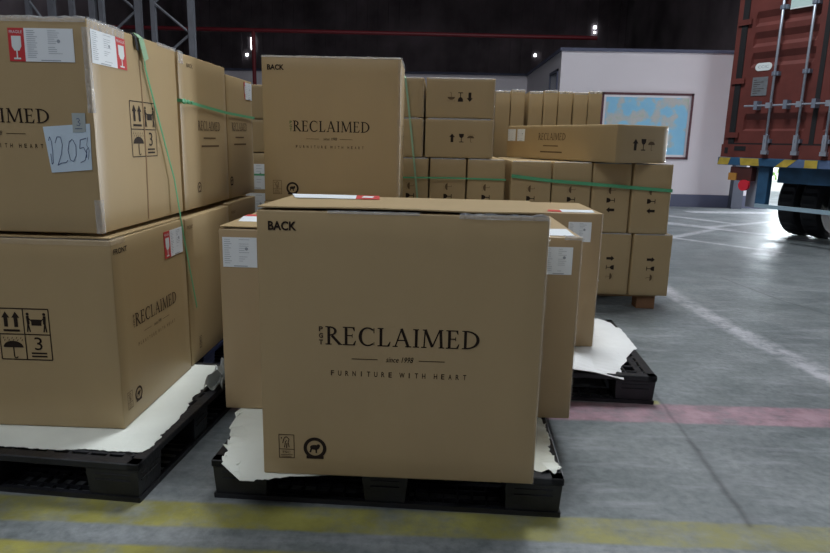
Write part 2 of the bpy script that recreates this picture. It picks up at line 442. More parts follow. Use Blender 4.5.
    def corner_film(s, ku, z0, z1, w=.02, m=None, right=True):
        """clear tape wrapping a vertical front corner"""
        bm = bmesh.new(); n = 24; rows = []
        X = s.w if right else 0; sg = 1 if right else -1
        for i in range(n + 1):
            z = z0 + (z1 - z0) * i / n; row = []
            for j, (a, b) in enumerate(((-w, 0), (-w * .2, 0), (0, w * .2), (0, w))):
                k = .0018 + .003 * abs(noise.noise(V((z * 22, j * 2.3, ku))))
                if j < 2: p = s.P('front', X + sg * a, z, k)
                else: p = s.P('right' if right else 'left', b if right else s.d - b, z, k)
                row.append(bm.verts.new(p))
            rows.append(row)
        for a, b in zip(rows, rows[1:]):
            for j in range(3): bm.faces.new((a[j], b[j], b[j + 1], a[j + 1]))
        return frombm('clear_tape', bm, m or TAPE, s.o, True)
    def flap(s, gap=.010, front=.012, t=.004, lift=.004, m=None):
        """top closing panel set back from the front wall, leaving a dark slot"""
        bm = bmesh.new(); n = 14
        top, bot = [], []
        for i in range(n + 1):
            u = gap + (s.w - 2 * gap) * i / n; r1 = []; r2 = []
            for j in range(5):
                v = front + (s.d - front - gap) * j / 4
                z = s.h + lift * (1 - j / 4) * (.7 + .6 * noise.noise(V((u * 4, 1.3, s.w)))) + .001
                r1.append(bm.verts.new((u, v, z + t))); r2.append(bm.verts.new((u, v, z)))
            top.append(r1); bot.append(r2)
        for i in range(n):
            for j in range(4):
                bm.faces.new((top[i][j], top[i + 1][j], top[i + 1][j + 1], top[i][j + 1])); bm.faces.new((bot[i][j], bot[i][j + 1], bot[i + 1][j + 1], bot[i + 1][j]))
            for j in (0, 4): bm.faces.new((top[i][j], top[i + 1][j], bot[i + 1][j], bot[i][j]))
        for j in range(4):
            for i in (0, n): bm.faces.new((top[i][j], top[i][j + 1], bot[i][j + 1], bot[i][j]))
        return frombm('top_flap', bm, m or CARD, s.o)
    def logo(s, k, x0, x1, y, hh, ink=None, faint=None, full=True, sub=True, pg=None):
        """word mark over a small line and a spaced line; x0..x1 span of the big word"""
        ps, w = serif_word('RECLAIMED'); W = x1 - x0
        o = s.prt('printed_wordmark', k, T(ps, W / w, hh, x0, y), ink or INK)
        if full:
            g = W / .491
            p = []
            for i, ch in enumerate('TGP'): p += put_text(ch, x0 - .021 * g, y + hh * (.0 + .36 * i), hh * .26, hh * .22, bold=.03)
            s.prt('printed_initials', k, p, pg or INKM)
            c = (x0 + x1) / 2
            p = put_text('since 1998', c - .010 * g, y - .052 * g, .018 * g, .085 * g, shear=.3, center=True)
            p += [quad(c - .162 * g, y - .046 * g, c - .079 * g, y - .044 * g), quad(c + .052 * g, y - .046 * g, c + .135 * g, y - .044 * g)]
            s.prt('printed_year_line', k, p, ink or INK)
            s.prt('printed_motto', k, spaced('FURNITURE WITH HEART', x0 + .022 * g, x1 - .046 * g, y - .103 * g, .017 * g), faint or INKM)
        elif sub:
            s.prt('printed_motto', k, [quad(x0 + W * .2, y - hh * .9, x1 - W * .25, y - hh * .75), quad(x0 + W * .1, y - hh * 1.8, x1 - W * .1, y - hh * 1.6)], faint or INKF)
        return o
    def label(s, k, x0, y0, x1, y1, red=None, lines=14, dot=True, th=.0009):
        """white shipping label with rows of fine print; red = width of the red fragile end, negative for the right end"""
        sh = s.sheet('shipping_label', k, [(x0, y0), (x1, y0), (x1, y1), (x0, y1)], WHITE, th)
        W, H = x1 - x0, y1 - y0; p = []
        rr = random.Random(int(x0 * 1000 + y0 * 777))
        for i in range(lines):
            y = y1 - H * (.08 + .86 * i / lines)
            p.append(quad(x0 + W * .05, y, x0 + W * (.16 + .12 * rr.random()), y + H * .014))
            if rr.random() < .75: p.append(quad(x0 + W * .48, y, x0 + W * (.58 + .22 * rr.random()), y + H * .012))
        p += [quad(x0 + W * .32, y0 + H * .03, x0 + W * .72, y0 + H * .055)]
        s.prt('printed_text', k, p, GREY, .0010 + th + .0006, sh)
        if dot:
            s.prt('printed_emblem', k, disc(x0 + W * .70, y0 + H * .62, min(W, H) * .055, None, 12), GREY, .0010 + th + .0008, sh)
        if red:
            a, b = (x0 - red, x0) if red > 0 else (x1, x1 - red)
            r = s.sheet('fragile_sticker', k, [(a, y0), (b, y0), (b, y1), (a, y1)], RED, th)
            w = b - a; c = (a + b) / 2
            p = put_text('FRAGILE', c, y1 - H * .16, H * .085, w * .8, center=True)
            p += [[(c - w * .30, y1 - H * .24), (c + w * .30, y1 - H * .24), (c + w * .30, y1 - H * .55), (c + w * .16, y1 - H * .68), (c - w * .16, y1 - H * .68), (c - w * .30, y1 - H * .55)],
                  quad(c - w * .04, y0 + H * .10, c + w * .04, y0 + H * .35), quad(c - w * .22, y0 + H * .06, c + w * .22, y0 + H * .11)]
            s.prt('printed_glass_symbol', k, p, LABW, .0010 + th + .0006, r)
        return sh

def marks(c, k, cx, cy, size, seq, rot, step):
    """row of transport marks; rot in quarter turns"""
    p = []; q = []
    for i, nm in enumerate(seq):
        ic = {'a': ic_arrow, 'g': ic_glass, 'u': ic_umbrella, 's': ic_stack}[nm]()
        ic = T(ic, 1, 1, 0, -.5)
        x = cx + step[0] * i; y = cy + step[1] * i
        pp = T(ic, size, size, x, y, rot * math.pi / 2)
        if nm in 'us': q += pp
        else: p += pp
    c.prt('transport_marks', k, p, INK)
    if q: c.prt('faint_transport_mark', k, q, INKF, .0013)

# ---------------------------------------------------------------- pallets
def pallet(x, y, w, d, rz, label, m=BLACKP, h=.146, name='plastic_pallet', hook=True):
    r = empty(name, (x, y, 0), rz); tag(r, label, 'pallet')
    bm = bmesh.new(); t = .026; z1 = h; z0 = h - t
    fr = .045
    bx(bm, 0, w, 0, fr, z0, z1); bx(bm, 0, w, d - fr, d, z0, z1); bx(bm, 0, fr, 0, d, z0, z1); bx(bm, w - fr, w, 0, d, z0, z1)
    nx = 17; ny = 14
    for i in range(1, nx):
        X = w * i / nx; k = .016 if i % 4 == 0 else .006; bx(bm, X - k, X + k, .01, d - .01, z0 + .001, z1 - .001)
    for i in range(1, ny):
        Y = d * i / ny; k = .014 if i % 4 == 0 else .006; bx(bm, .01, w - .01, Y - k, Y + k, z0 + .001, z1 - .001)
    bevel(frombm('top_deck', bm, m, r), .003, 1)
    bw, bd = (.20, .17, .20), (.17, .14, .17)
    xs = (0, w / 2 - bw[1] / 2, w - bw[2]); ys = (0, d / 2 - bd[1] / 2, d - bd[2])
    for i in range(3):
        for j in range(3):
            bm = bmesh.new(); e = .004
            X0, X1, Y0, Y1 = xs[i] + e, xs[i] + bw[i] - e, ys[j] + e, ys[j] + bd[j] - e
            # hollow ribbed foot: four walls tapering slightly and inner ribs
            vs = bx(bm, X0, X1, Y0, Y1, .018, z0)
            for v in vs:
                if v.co.z < .05:
                    v.co.x += (.012 if v.co.x < (X0 + X1) / 2 else -.012) * (1 if 0 < i < 2 else .5); v.co.y += .006 if v.co.y < (Y0 + Y1) / 2 else -.006
            for k in range(2):
                zz = .075 + k * .022
                if j == 0: bx(bm, X0 + .03, X1 - .03, Y0 - .0015, Y0 + .01, zz, zz + .004)
                if i == 2: bx(bm, X1 - .01, X1 + .0015, Y0 + .02, Y1 - .02, zz, zz + .004)
            bevel(frombm('foot', bm, m, r), .014 if (i != 1 and j != 1) else .006, 2)
    bm = bmesh.new()
    for Y0, Y1 in ((0, bd[0]), (ys[1], ys[1] + bd[1]), (ys[2], d)): 
        bx(bm, .006, w - .006, Y0 + .004, Y0 + .024, 0, .018); bx(bm, .006, w - .006, Y1 - .024, Y1 - .004, 0, .018)
        for k in range(1, 3): yy = Y0 + (Y1 - Y0) * k / 3; bx(bm, .01, w - .01, yy - .003, yy + .003, .001, .016)
        for k in range(1, 24): xx = w * k / 24; bx(bm, xx - .003, xx + .003, Y0 + .01, Y1 - .01, .001, .015)
    for X0, X1 in ((0, bw[0]), (xs[1], xs[1] + bw[1]), (xs[2], w)):
        bx(bm, X0 + .004, X0 + .024, .006, d - .006, .0005, .0175); bx(bm, X1 - .024, X1 - .004, .006, d - .006, .0005, .0175)
        for k in range(1, 20): yy = d * k / 20; bx(bm, X0 + .01, X1 - .01, yy - .003, yy + .003, .001, .015)
    frombm('bottom_deck', bm, m, r)
    return r

def torn_sheet(outline, z, m, label, t=.002, jag=.006, lift=.006, name='paper_sheet', sub=.007, sd=0, drop=None, curl=None):
    """paper board sheet lying on a pallet; outline in metres, edges torn, gently crumpled"""
    pts = []
    n = len(outline)
    for i in range(n):
        a, b = V(outline[i][:2]), V(outline[(i + 1) % n][:2]); jj = outline[i][2] if len(outline[i]) > 2 else jag
        k = max(1, int((b - a).length / sub)) if jj else 1
        for q in range(k):
            p = a.lerp(b, q / k)
            if q: p = p + V((noise.noise(V((p.x * 55, p.y * 55, sd))), noise.noise(V((p.x * 55, p.y * 55, sd + 9))))) * jj * 1.5 + V((noise.noise(V((p.x * 170, p.y * 170, sd))), noise.noise(V((p.x * 170, p.y * 170, sd + 9))))) * jj * .9
            pts.append(p)
    bm = bmesh.new(); vs = [bm.verts.new((p.x, p.y, 0)) for p in pts]
    f = bm.faces.new(vs)
    bmesh.ops.triangulate(bm, faces=[f])
    for it in range(4):
        es = [e for e in bm.edges if e.calc_length() > .12]
        if not es: break
        bmesh.ops.subdivide_edges(bm, edges=es, cuts=1); bmesh.ops.triangulate(bm, faces=bm.faces[:])
    bmesh.ops.beautify_fill(bm, faces=bm.faces[:], edges=bm.edges[:])
    for v in bm.verts:
        e = v.is_boundary
        v.co.z = z + (abs(noise.noise(V((v.co.x * 12, v.co.y * 12, sd + 4)))) * lift if e else 0)
        if curl and e and v.co.y < 2.38 and not curl[0] < v.co.x < curl[1]: v.co.z += .022 * abs(noise.noise(V((v.co.x * 16, v.co.y * 16, sd + 2))))
        if drop:
            v.co = V(drop(v.co.copy()))
    ex = bmesh.ops.extrude_face_region(bm, geom=bm.faces[:])
    for v in [g for g in ex['geom'] if isinstance(g, bmesh.types.BMVert)]: v.co.z += t
    o = frombm(name, bm, m)
    tag(o, label, 'paper')
    return o

def ribbon(name, pts, w, wdir, t, m, label=None, group=None, parent=None):
    """flat strap through points, width along wdir"""
    bm = bmesh.new(); P = [V(p) for p in pts]; rows = []
    for i, p in enumerate(P):
        d = (P[min(i + 1, len(P) - 1)] - P[max(i - 1, 0)]).normalized(); wd = V(wdir); wd = (wd - d * wd.dot(d)).normalized(); nn = d.cross(wd).normalized()
        rows.append([bm.verts.new(p + wd * a * w / 2 + nn * b * t / 2) for a, b in ((-1, -1), (1, -1), (1, 1), (-1, 1))])
    for a, b in zip(rows, rows[1:]):
        for j in range(4): k = (j + 1) % 4; bm.faces.new((a[j], a[k], b[k], b[j]))
    bm.faces.new(rows[0]); bm.faces.new(rows[-1][::-1])
    o = frombm(name, bm, m, parent)
    if label: tag(o, label, 'strap', group)
    return o

exec_parts = True
# ================================================================ ROOM
Z8 = 8.4
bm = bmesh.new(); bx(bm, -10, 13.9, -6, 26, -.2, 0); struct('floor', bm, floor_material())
bm = bmesh.new()
# roof with two skylight openings, the front one added for frontal light
sky = [(-5.5, 0.0, -4.5, .5), (-.2, 2.2, 4.8, 7.2)]
bx(bm, -10, 14, -6, -4.5, Z8, Z8 + .2); bx(bm, -10, -5.5, -4.5, .5, Z8, Z8 + .2); bx(bm, 0.0, 14, -4.5, .5, Z8, Z8 + .2); bx(bm, -10, 14, .5, 4.8, Z8, Z8 + .2)
bx(bm, -10, -.2, 4.8, 7.2, Z8, Z8 + .2); bx(bm, 2.2, 14, 4.8, 7.2, Z8, Z8 + .2); bx(bm, -10, 14, 7.2, 26, Z8, Z8 + .2)
struct('ceiling', bm, CEIL)
SKYG = emis('translucent_roof_sheet', (.80, .92, 1.0), .5)
for i, (a, b, c, d) in enumerate(sky):
    bm = bmesh.new(); bx(bm, a, b, c, d, Z8 + .05, Z8 + .08)
    k = 8
    for j in range(1, k): yy = c + (d - c) * j / k; bx(bm, a, b, yy - .02, yy + .02, Z8 + .03, Z8 + .05)
    struct('window_%d' % (i + 1), bm, SKYG)  # first panel glows for the added front skylight
bm = bmesh.new(); bx(bm, -10.2, -10, -6, 26, 0, Z8); struct('wall_left', bm, WALLD)
bm = bmesh.new(); bx(bm, -10.2, 14.2, -6.2, -6, 0, Z8); struct('wall_front', bm, WALLD)
bm = bmesh.new(); bx(bm, 14, 14.2, -6, 10.9, 0, Z8); bx(bm, 14, 14.2, 10.9, 13.3, 3.3, Z8); bx(bm, 14, 14.2, 13.3, 13.7, 0, Z8); struct('wall_right', bm, WALLD)
# dark back wall with ribs of corrugated sheet
bm = bmesh.new(); bx(bm, -10, 7.16, 25.8, 26, 0, Z8)
for i in range(42): X = -9.9 + i * .405; bx(bm, X, X + .18, 25.74, 25.81, 3.0, Z8)
struct('wall_back', bm, WALLD)
bm = bmesh.new(); bx(bm, 7.16, 14, 13.7, 13.9, 3.6, Z8); bx(bm, 6.97, 7.16, 13.9, 26, 3.16, Z8)
struct('wall_dock', bm, WALLD)
# white office block
bm = bmesh.new(); bx(bm, 2.46, 6.95, 13.7, 13.85, 0, 3.09); bx(bm, 2.46, 2.61, 13.85, 18.8, 0, 3.09); bx(bm, -10, 2.61, 18.8, 18.95, 0, 3.09); bx(bm, 6.80, 6.95, 13.85, 26, 0, 3.09)
struct('wall_office', bm, WALLW)
bm = bmesh.new(); bx(bm, 2.42, 6.97, 13.66, 13.90, 3.09, 3.15); bx(bm, 2.42, 2.62, 13.9, 18.8, 3.09, 3.15); bx(bm, -10, 2.62, 18.76, 18.97, 3.09, 3.15)
struct('trim_office', bm, TRIMG)
bm = bmesh.new(); bx(bm, 2.44, 6.95, 13.67, 13.70, 0, .26); bx(bm, 2.43, 2.46, 13.67, 18.8, 0, .26); bx(bm, -10, 2.46, 18.77, 18.8, 0, .26)
struct('baseboard_office', bm, TRIMG)
bm = bmesh.new(); bx(bm, 2.62, 6.94, 13.9, 25.8, 3.10, 3.15); struct('ceiling_office', bm, CEIL)
bm = bmesh.new(); bx(bm, 2.445, 2.47, 14.0, 14.85, 1.5, 2.72); struct('window_3', bm, GLAS)
bm = bmesh.new()
for a in ((13.95, 14.0, 1.45, 2.77), (14.85, 14.9, 1.45, 2.77), (13.95, 14.9, 1.45, 1.5), (13.95, 14.9, 2.72, 2.77)): bx(bm, 2.43, 2.465, a[0], a[1], a[2], a[3])
struct('trim_window', bm, TRIMG)
# slate column beside the opening
bm = bmesh.new(); bx(bm, 6.12, 6.34, 13.50, 13.66, 0, 3.09); struct('trim_column', bm, mat('grey_column_paint', (.06, .07, .10), .6))
# daylight showing through small gaps in the far wall
GAP = emis('daylight_gap', (.9, .97, 1.0), 6)
bm = bmesh.new()
for X, Z, r in ((5.79, 5.57, .05), (5.80, 5.39, .035), (3.61, 4.53, .045), (-7.5, 4.36, .045)): bx(bm, X - r, X + r, 25.70, 25.74, Z - r, Z + r)
bx(bm, -7.33, -7.29, 25.70, 25.74, 4.55, 5.0); bx(bm, 7.08, 7.11, 25.70, 25.74, 6.2, 6.5)
struct('window_4', bm, GAP)
# yard outside
bm = bmesh.new(); bx(bm, 7.0, 40, 13.9, 60, -.25, -.02); bx(bm, 13.9, 40, -6, 13.9, -.25, -.02); struct('ground', bm, YARD)
bm = bmesh.new()
rr = random.Random(3)
for i in range(900):
    c = V((rr.uniform(9, 26), rr.uniform(27, 28.5), rr.uniform(0, 2.6))); a = V((rr.gauss(0, 1), rr.gauss(0, 1), rr.gauss(0, 1))).normalized() * .22; b = a.orthogonal().normalized() * .13
    bm.faces.new([bm.verts.new(c + q) for q in (a, b, -a, -b)])
o = frombm('hedge', bm, LEAF); tag(o, 'green sunlit hedge in the yard seen under the trailer', 'hedge', kind='stuff')

# world map on the office wall
r = empty('framed_wall_map', (3.33, 13.7, .98)); tag(r, 'framed blue world map hung on the white office wall', 'map')
w, h = 1.86, 1.32
bm = bmesh.new()
for a in ((0, w, 0, .045), (0, w, h - .045, h), (0, .045, 0, h), (w - .045, w, 0, h)): bx(bm, a[0], a[1], -.035, -.003, a[2], a[3])
frombm('frame', bm, mat('maroon_frame', (.09, .035, .045), .5), r)
bm = bmesh.new(); bx(bm, .04, w - .04, -.02, -.004, .04, h - .04); frombm('mount', bm, mat('pale_mount', (.72, .70, .74), .6), r)
def mapmat():
    m = bpy.data.materials.new('map_print'); m.use_nodes = True; nt = m.node_tree; N = nt.nodes; L = nt.links; b = N['Principled BSDF']
    tc = N.new('ShaderNodeTexCoord'); n = N.new('ShaderNodeTexNoise'); n.inputs['Scale'].default_value = 3.2; n.inputs['Detail'].default_value = 5
    L.new(tc.outputs['Object'], n.inputs['Vector'])
    rp = N.new('ShaderNodeValToRGB'); e = rp.color_ramp.elements
    e[0].position = .0; e[0].color = (.16, .46, .72, 1); e[1].position = .50; e[1].color = (.26, .54, .74, 1)
    for p, c in ((.565, (.42, .50, .52, 1)), (.62, (.50, .50, .50, 1)), (.70, (.40, .50, .42, 1))): q = e.new(p); q.color = c
    L.new(n.outputs['Fac'], rp.inputs[0]); L.new(rp.outputs[0], b.inputs['Base Color']); b.inputs['Roughness'].default_value = .35
    return m
bm = bmesh.new(); bx(bm, .09, w - .09, -.024, -.02, .09, h - .09); frombm('map_print', bm, mapmat(), r)

# red pipe run
bm = bmesh.new(); cyl(bm, (-9.9, 17, 3.93), (3.9, 17, 3.85), .05)
cyl(bm, (-4.78, 17, 0), (-4.78, 17, 3.88), .05)
o = frombm('fire_pipe', bm, PIPE); tag(o, 'thin dark red pipe running high across the back of the warehouse', 'pipe')

# pallet racking
r = empty('pallet_racking', (-6.5, 11, 0)); tag(r, 'grey steel pallet racking frames at the back left', 'rack')
frames = [(-6.83, -6.44), (-6.10, -5.75), (-5.60, -4.99), (-4.74, -4.11)]
for k, (a, b) in enumerate(frames):
    for X, wd in ((a, .035), (b, .05)):
        bm = bmesh.new(); bx(bm, X - wd + 6.5, X + wd + 6.5, -.04, .04, 0, 6.5); frombm('upright', bm, STEEL, r)
    if k == 1: continue
    z = .55 if k != 2 else .9; s = 1
    while z < 6.0:
        bm = bmesh.new(); p, q = (a + .03 + 6.5, 0, z), (b - .04 + 6.5, 0, z + .45)
        if s < 0: p, q = (a + .03 + 6.5, 0, z + .45), (b - .04 + 6.5, 0, z)
        cyl(bm, p, q, .022, 6); frombm('brace', bm, STEEL, r); z += .47; s = -s
for z in (1.2, 4.9):
    bm = bmesh.new(); bx(bm, -6.83 + 6.5, -4.11 + 6.5, .06, .12, z, z + .09); frombm('beam', bm, STEEL, r)

# ================================================================ PALLETS AND SHEETS
pallet(-.756, 2.004, 1.212, .94, -.034, 'black plastic pallet under the front carton marked BACK')
rzl = -.073
pallet(-.988 - 1.2 * math.cos(rzl), 1.951 - 1.2 * math.sin(rzl), 1.2, 1.0, rzl, 'black plastic pallet under the left stack of cartons')
pallet(-.10, 3.03, 1.2, 1.02, -.05, 'black plastic pallet at right under white paper sheets')
pallet(-2.36, 3.08, 1.2, 1.10, -.03, 'blue plastic pallet behind the left black one', BLUEP)
pallet(-1.03, 3.62, .86, .82, .02, 'black plastic pallet hidden behind the front cartons')
torn_sheet([(-2.1, 2.13, .004), (-1.532, 2.045, .005), (-1.306, 2.030, .005), (-1.22, 2.045), (-1.109, 2.036, .004), (-1.012, 2.036, .004), (-.998, 2.067, .008), (-1.001, 2.229, .012), (-.993, 2.32, .014), (-1.019, 2.497, .016), (-1.007, 2.668, .02), (-1.01, 2.80, .01), (-1.05, 2.92, 0), (-2.1, 2.96, 0)],
           .1462, PAPER, 'cream paper board torn at the edge between the left cartons and their pallet', sd=1, lift=.0015)
torn_sheet([(-.768, 2.60, .012), (-.768, 2.416, .014), (-.764, 2.275, .016), (-.735, 2.149, .016), (-.715, 2.0, .016), (-.678, 1.965, .012), (-.655, 2.0, .012), (-.635, 1.93, .012), (-.605, 1.872, .006), (-.542, 1.885, .005), (-.426, 1.925, .004), (-.2, 2.10, .01), (.30, 2.10, .01), (.363, 2.012, .01), (.42, 1.995, .01), (.455, 2.03, .012), (.437, 2.125, .012), (.456, 2.278, .01), (.452, 2.40, .008), (.46, 2.9, 0), (-.74, 2.9, 0)],
           .1462, PAPER, 'cream torn paper board sticking out around the front carton on its pallet', sd=5, lift=.0015, curl=(-.62, .38))
def dropG(p):
    return p
torn_sheet([(.45, 3.10, .008), (.60, 3.06, .008), (.74, 3.05, .008), (.85, 3.00, .004), (.90, 2.99, .004), (1.02, 3.215, .008), (.985, 3.34, .010), (1.128, 3.40, .004), (1.145, 3.80, .01), (1.085, 3.82, .004), (1.12, 3.90, .01), (1.06, 4.0, .01), (.45, 4.02, 0)],
           .1462, PAPERW, 'white paper board lying on the right pallet', sd=8, lift=.0012)
# folded second sheet on the right pallet, draped over its front edge
bm = bmesh.new(); rows = []
pr = [(.46, 3.35), (.60, 3.33), (.72, 3.30), (.84, 3.29), (.96, 3.27)]
pf = [(.50, 3.02, .156), (.60, 2.98, .154), (.68, 2.965, .156), (.80, 2.98, .152), (.935, 2.96, .128)]
for (a, b), (c, d, z) in zip(pr, pf):
    row = []
    for j in range(8):
        t = j / 7; zz = .155 + (z - .155) * t ** 3 + .035 * math.sin(t * math.pi) * math.exp(-((a - .70) / .07) ** 2) + (.018 * (t ** 2) * math.exp(-((a - .70) / .09) ** 2))
        row.append(bm.verts.new((a + (c - a) * t, b + (d - b) * t, zz)))
    rows.append(row)
for a, b in zip(rows, rows[1:]):
    for j in range(7): bm.faces.new((a[j], b[j], b[j + 1], a[j + 1]))
o = frombm('paper_sheet', bm, PAPERW); sm = o.modifiers.new('s', 'SOLIDIFY'); sm.thickness = .003; sm.offset = 1
tag(o, 'loose creased white sheet bent over the front edge of the right pallet', 'paper')
# crumpled dark film and scrap between the two front pallets
bm = bmesh.new(); n = 12; g = {}
for i in range(n):
    for j in range(n):
        x, y = -1.00 + .09 * i / (n - 1) + .00, 2.60 + .33 * j / (n - 1)
        g[i, j] = bm.verts.new((x + .015 * noise.noise(V((x * 20, y * 20, 2))), y, .151 + .10 * abs(noise.noise(V((x * 22, y * 15, 6))))))
for i in range(n - 1):
    for j in range(n - 1): bm.faces.new((g[i, j], g[i + 1, j], g[i + 1, j + 1], g[i, j + 1]))
o = frombm('crumpled_film', bm, filmmat('grey_film', (.20, .22, .21), .85, .3, .8, 30)); sm = o.modifiers.new('s', 'SOLIDIFY'); sm.thickness = .002
tag(o, 'crumpled grey wrapping film on the right edge of the left pallet', 'film')

# ================================================================ LEFT STACK
# lower front-left carton (turned sideways: its symbols face the camera)
A1 = Carton(-2.10, 2.204, .1500, .945, .670, .722, 0, .004, label='big carton at lower left with a four-symbol transport panel facing front, on the left pallet', sd=2)
A1.prt('transport_panel', 'front', panel(.19, .195), INK, dx=.505, dy=.268)
A1.logo('right', .135, .53, .365, .052, INKM, INKF, True, pg=INKF)
A1.prt('printed_word', 'right', put_text('FRONT', .014, .668, .020, .10, bold=.02), INK)
A1.label('right', .50, .575, .635, .690, .062)
A1.prt('printed_seal', 'right', seal(.125, .095, .030), INKM)
A1.prt('printed_tree_mark', 'right', tree_mark(.035, .06, .04, .07), INKF)
A1.edge_film('front', .10, .945, .02, .03, sd=4); A1.edge_film('right', .0, .10, .02, .03, sd=6)
A1.flap(.006, .004, .004, .004)
# upper carton with the handwritten note
A2 = Carton(-1.967, 2.225, .8930, .776, .740, .728, 0, .007, label='big carton at upper left with a handwritten blue number note, top of the stack', sd=3)
def ax(X): return X + 1.967
z0 = .893
A2.logo('front', ax(-1.745), ax(-1.340), 1.275 - z0, .048, INK, INKM, True)
A2.label('front', ax(-1.405), 1.478 - z0, ax(-1.237), 1.586 - z0, .055)
A2.label('right', .020, 1.480 - z0, .190, 1.592 - z0, -.072)
A2.prt('transport_panel', 'right', panel(.219, .212), INK, dx=.258, dy=1.158 - z0)
A2.sheet('carton_seam', 'right', [(.366, .01), (.376, .01), (.374, .72), (.368, .72)], BTAPE, .0006, .0006, 12)
nt_ = A2.sheet('handwritten_note', 'front', [(ax(-1.352), 1.106 - z0), (ax(-1.209), 1.119 - z0), (ax(-1.204), 1.277 - z0), (ax(-1.368), 1.263 - z0)], NOTE, .0012)
def stroke(pts, sx, sy, dx, dy, w=.0022): return poly([(x * sx + dx, y * sy + dy) for x, y in pts], w)
s_ = []
s_ += stroke([(0, .82), (.10, .95), (.22, .80), (.24, .45), (.20, .10), (.10, .05), (.08, .40)], .045, .105, ax(-1.352), 1.130 - z0)
s_ += stroke([(0, .75), (.15, .95), (.38, .95), (.45, .70), (.35, .40), (.10, .08), (.05, .02), (.30, .10), (.60, .12), (.72, .20)], .055, .105, ax(-1.330), 1.130 - z0)
s_ += stroke([(.5, .95), (.2, .85), (0, .50), (.15, .12), (.45, .05), (.75, .30), (.80, .70), (.55, .93)], .036, .085, ax(-1.287), 1.142 - z0)
s_ += stroke([(.85, .95), (.25, .88), (.12, .55), (.50, .60), (.75, .38), (.55, .10), (.1, .02)], .036, .090, ax(-1.250), 1.142 - z0)
s_ += stroke([(0, .2), (.1, .5), (.5, .6)], .02, .09, ax(-1.224), 1.142 - z0) + stroke([(.5, .9), (.1, .6), (.6, .4), (.2, .05)], .015, .09, ax(-1.222), 1.150 - z0, .0014)
A2.prt('handwriting', 'front', s_, BLUEINK, .0032, nt_)
tp = A2.sheet('note_tape', 'front', [(ax(-1.264), 1.246 - z0), (ax(-1.219), 1.249 - z0), (ax(-1.217), 1.312 - z0), (ax(-1.263), 1.311 - z0)], mat('pale_tape', (.42, .48, .48), .35), .0008, .0026)
A2.prt('handwriting', 'front', stroke([(.1, .9), (.5, 1), (.75, .75), (.35, .55), (.8, .35), (.55, .1), (.05, .2)], .018, .028, ax(-1.250), 1.266 - z0, .0018) + [quad(ax(-1.255), 1.258 - z0, ax(-1.230), 1.260 - z0)], BLUEINK, .0042, tp)
A2.edge_film('front', .30, .776, .014, .03, FILM, wr=.008, sd=1); A2.edge_film('right', 0, .26, .03, .03, FILM, wr=.010, sd=2); A2.edge_film('right', .55, .745, .012, .03, FILM, wr=.006, sd=3)
A2.corner_film(2.1, .42, .70, .016, FILM); A2.corner_film(5.1, .0, .12, .02, FILM)

def side_carton(y, d, z, h, label, logo=None, x=-1.864, w=.675, sd=5, bulge=.004):
    c = Carton(x, y, z, w, d, h, 0, bulge, label=label, group='cartons in the left stack behind the front pair', sd=sd)
    if logo: c.logo('right', logo[0], logo[1], logo[2], .046, INKM, INKF, False)
    return c
B2 = side_carton(2.985, .655, .8930, .722, 'upper carton right behind the one with the handwritten note', (.205, .531, .378))
B2.prt('printed_word', 'right', put_text('BACK', .10, .665, .018, .075), INKM)
B2.prt('printed_seal', 'right', seal(.19, .10, .026), INKF)
B2.edge_film('right', 0, .06, .05, .02, FILM, wr=.012, sd=7)
C2 = side_carton(3.650, .505, .8930, .690, 'upper carton at the far end of the left stack with a label on its side', (.07, .36, .385), sd=6)
C2.label('right', .355, .575, .495, .675, .02, 8)
C2.prt('printed_seal', 'right', seal(.04, .10, .026), INKM)
B1 = side_carton(2.890, .630, .1500, .718, 'lower carton right behind the lower one with the FRONT marking', None, x=-1.832, sd=7)
B1.prt('printed_word', 'right', put_text('FRONT', .02, .665, .016, .07), INKF); B1.prt('printed_tree_mark', 'right', tree_mark(.10, .06, .03, .06), INKM)
C1 = side_carton(3.530, .52, .1500, .728, 'lower carton at the far end of the left stack', None, x=-1.832, sd=8)
C1.prt('printed_word', 'right', put_text('FRONT', .03, .665, .016, .07), INKF)

# ================================================================ FRONT GROUP
M1 = Carton(-.549, 1.924, .1500, .892, .490, .878, -.010, .003, label='large front carton marked BACK with a big word mark, on the centre pallet', sd=9)
M1.logo('front', .211, .700, .457, .060, INK, INKM, True)
M1.prt('printed_word', 'front', put_text('BACK', .036, .818, .027, .088, bold=.03), INK)
M1.prt('printed_tree_mark', 'front', tree_mark(.053, .059, .052, .084), INKM)
M1.prt('printed_seal', 'front', seal(.173, .098, .038), INK)
M1.flap(.004, .003, .004, .0085)
sh = M1.sheet('shipping_label', 'top', [(.045, .33), (.26, .33), (.245, .475), (.0, .475)], WHITE, .0009, .0095)
sh = M1.sheet('fragile_sticker', 'top', [(.26, .33), (.345, .33), (.33, .475), (.245, .475)], RED, .0009, .0095)
M1.prt('printed_glass_symbol', 'top', [quad(.275, .37, .315, .44)], LABW, .0112, sh)
M1.edge_film('front', .22, .50, .006, .012, FILM, wr=.004, sd=3); M1.edge_film('front', .62, .888, .012, .05, FILM, wr=.012, sd=8)
M1.corner_film(3.3, .0, .87, .008, TAPE)
L1 = Carton(-.843, 2.428, .1500, .690, .735, .744, 0, .003, label='carton with a white label peeking out left of the front carton', sd=10, m=CARD2)
L1.label('front', .015, .594, .150, .712, None, 12)
L1.flap(.004, .003, .004, .006)
sh = L1.sheet('shipping_label', 'top', [(.03, .16), (.16, .16), (.16, .34), (.0, .33)], WHITE, .0009, .0095)
L1.sheet('fragile_sticker', 'top', [(.0, .34), (.16, .35), (.16, .41), (.0, .40)], RED, .0009, .0095)
R1 = Carton(-.125, 2.438, .1500, .690, .735, .744, 0, .003, label='carton with a white label peeking out right of the front carton', sd=11, m=CARD2)
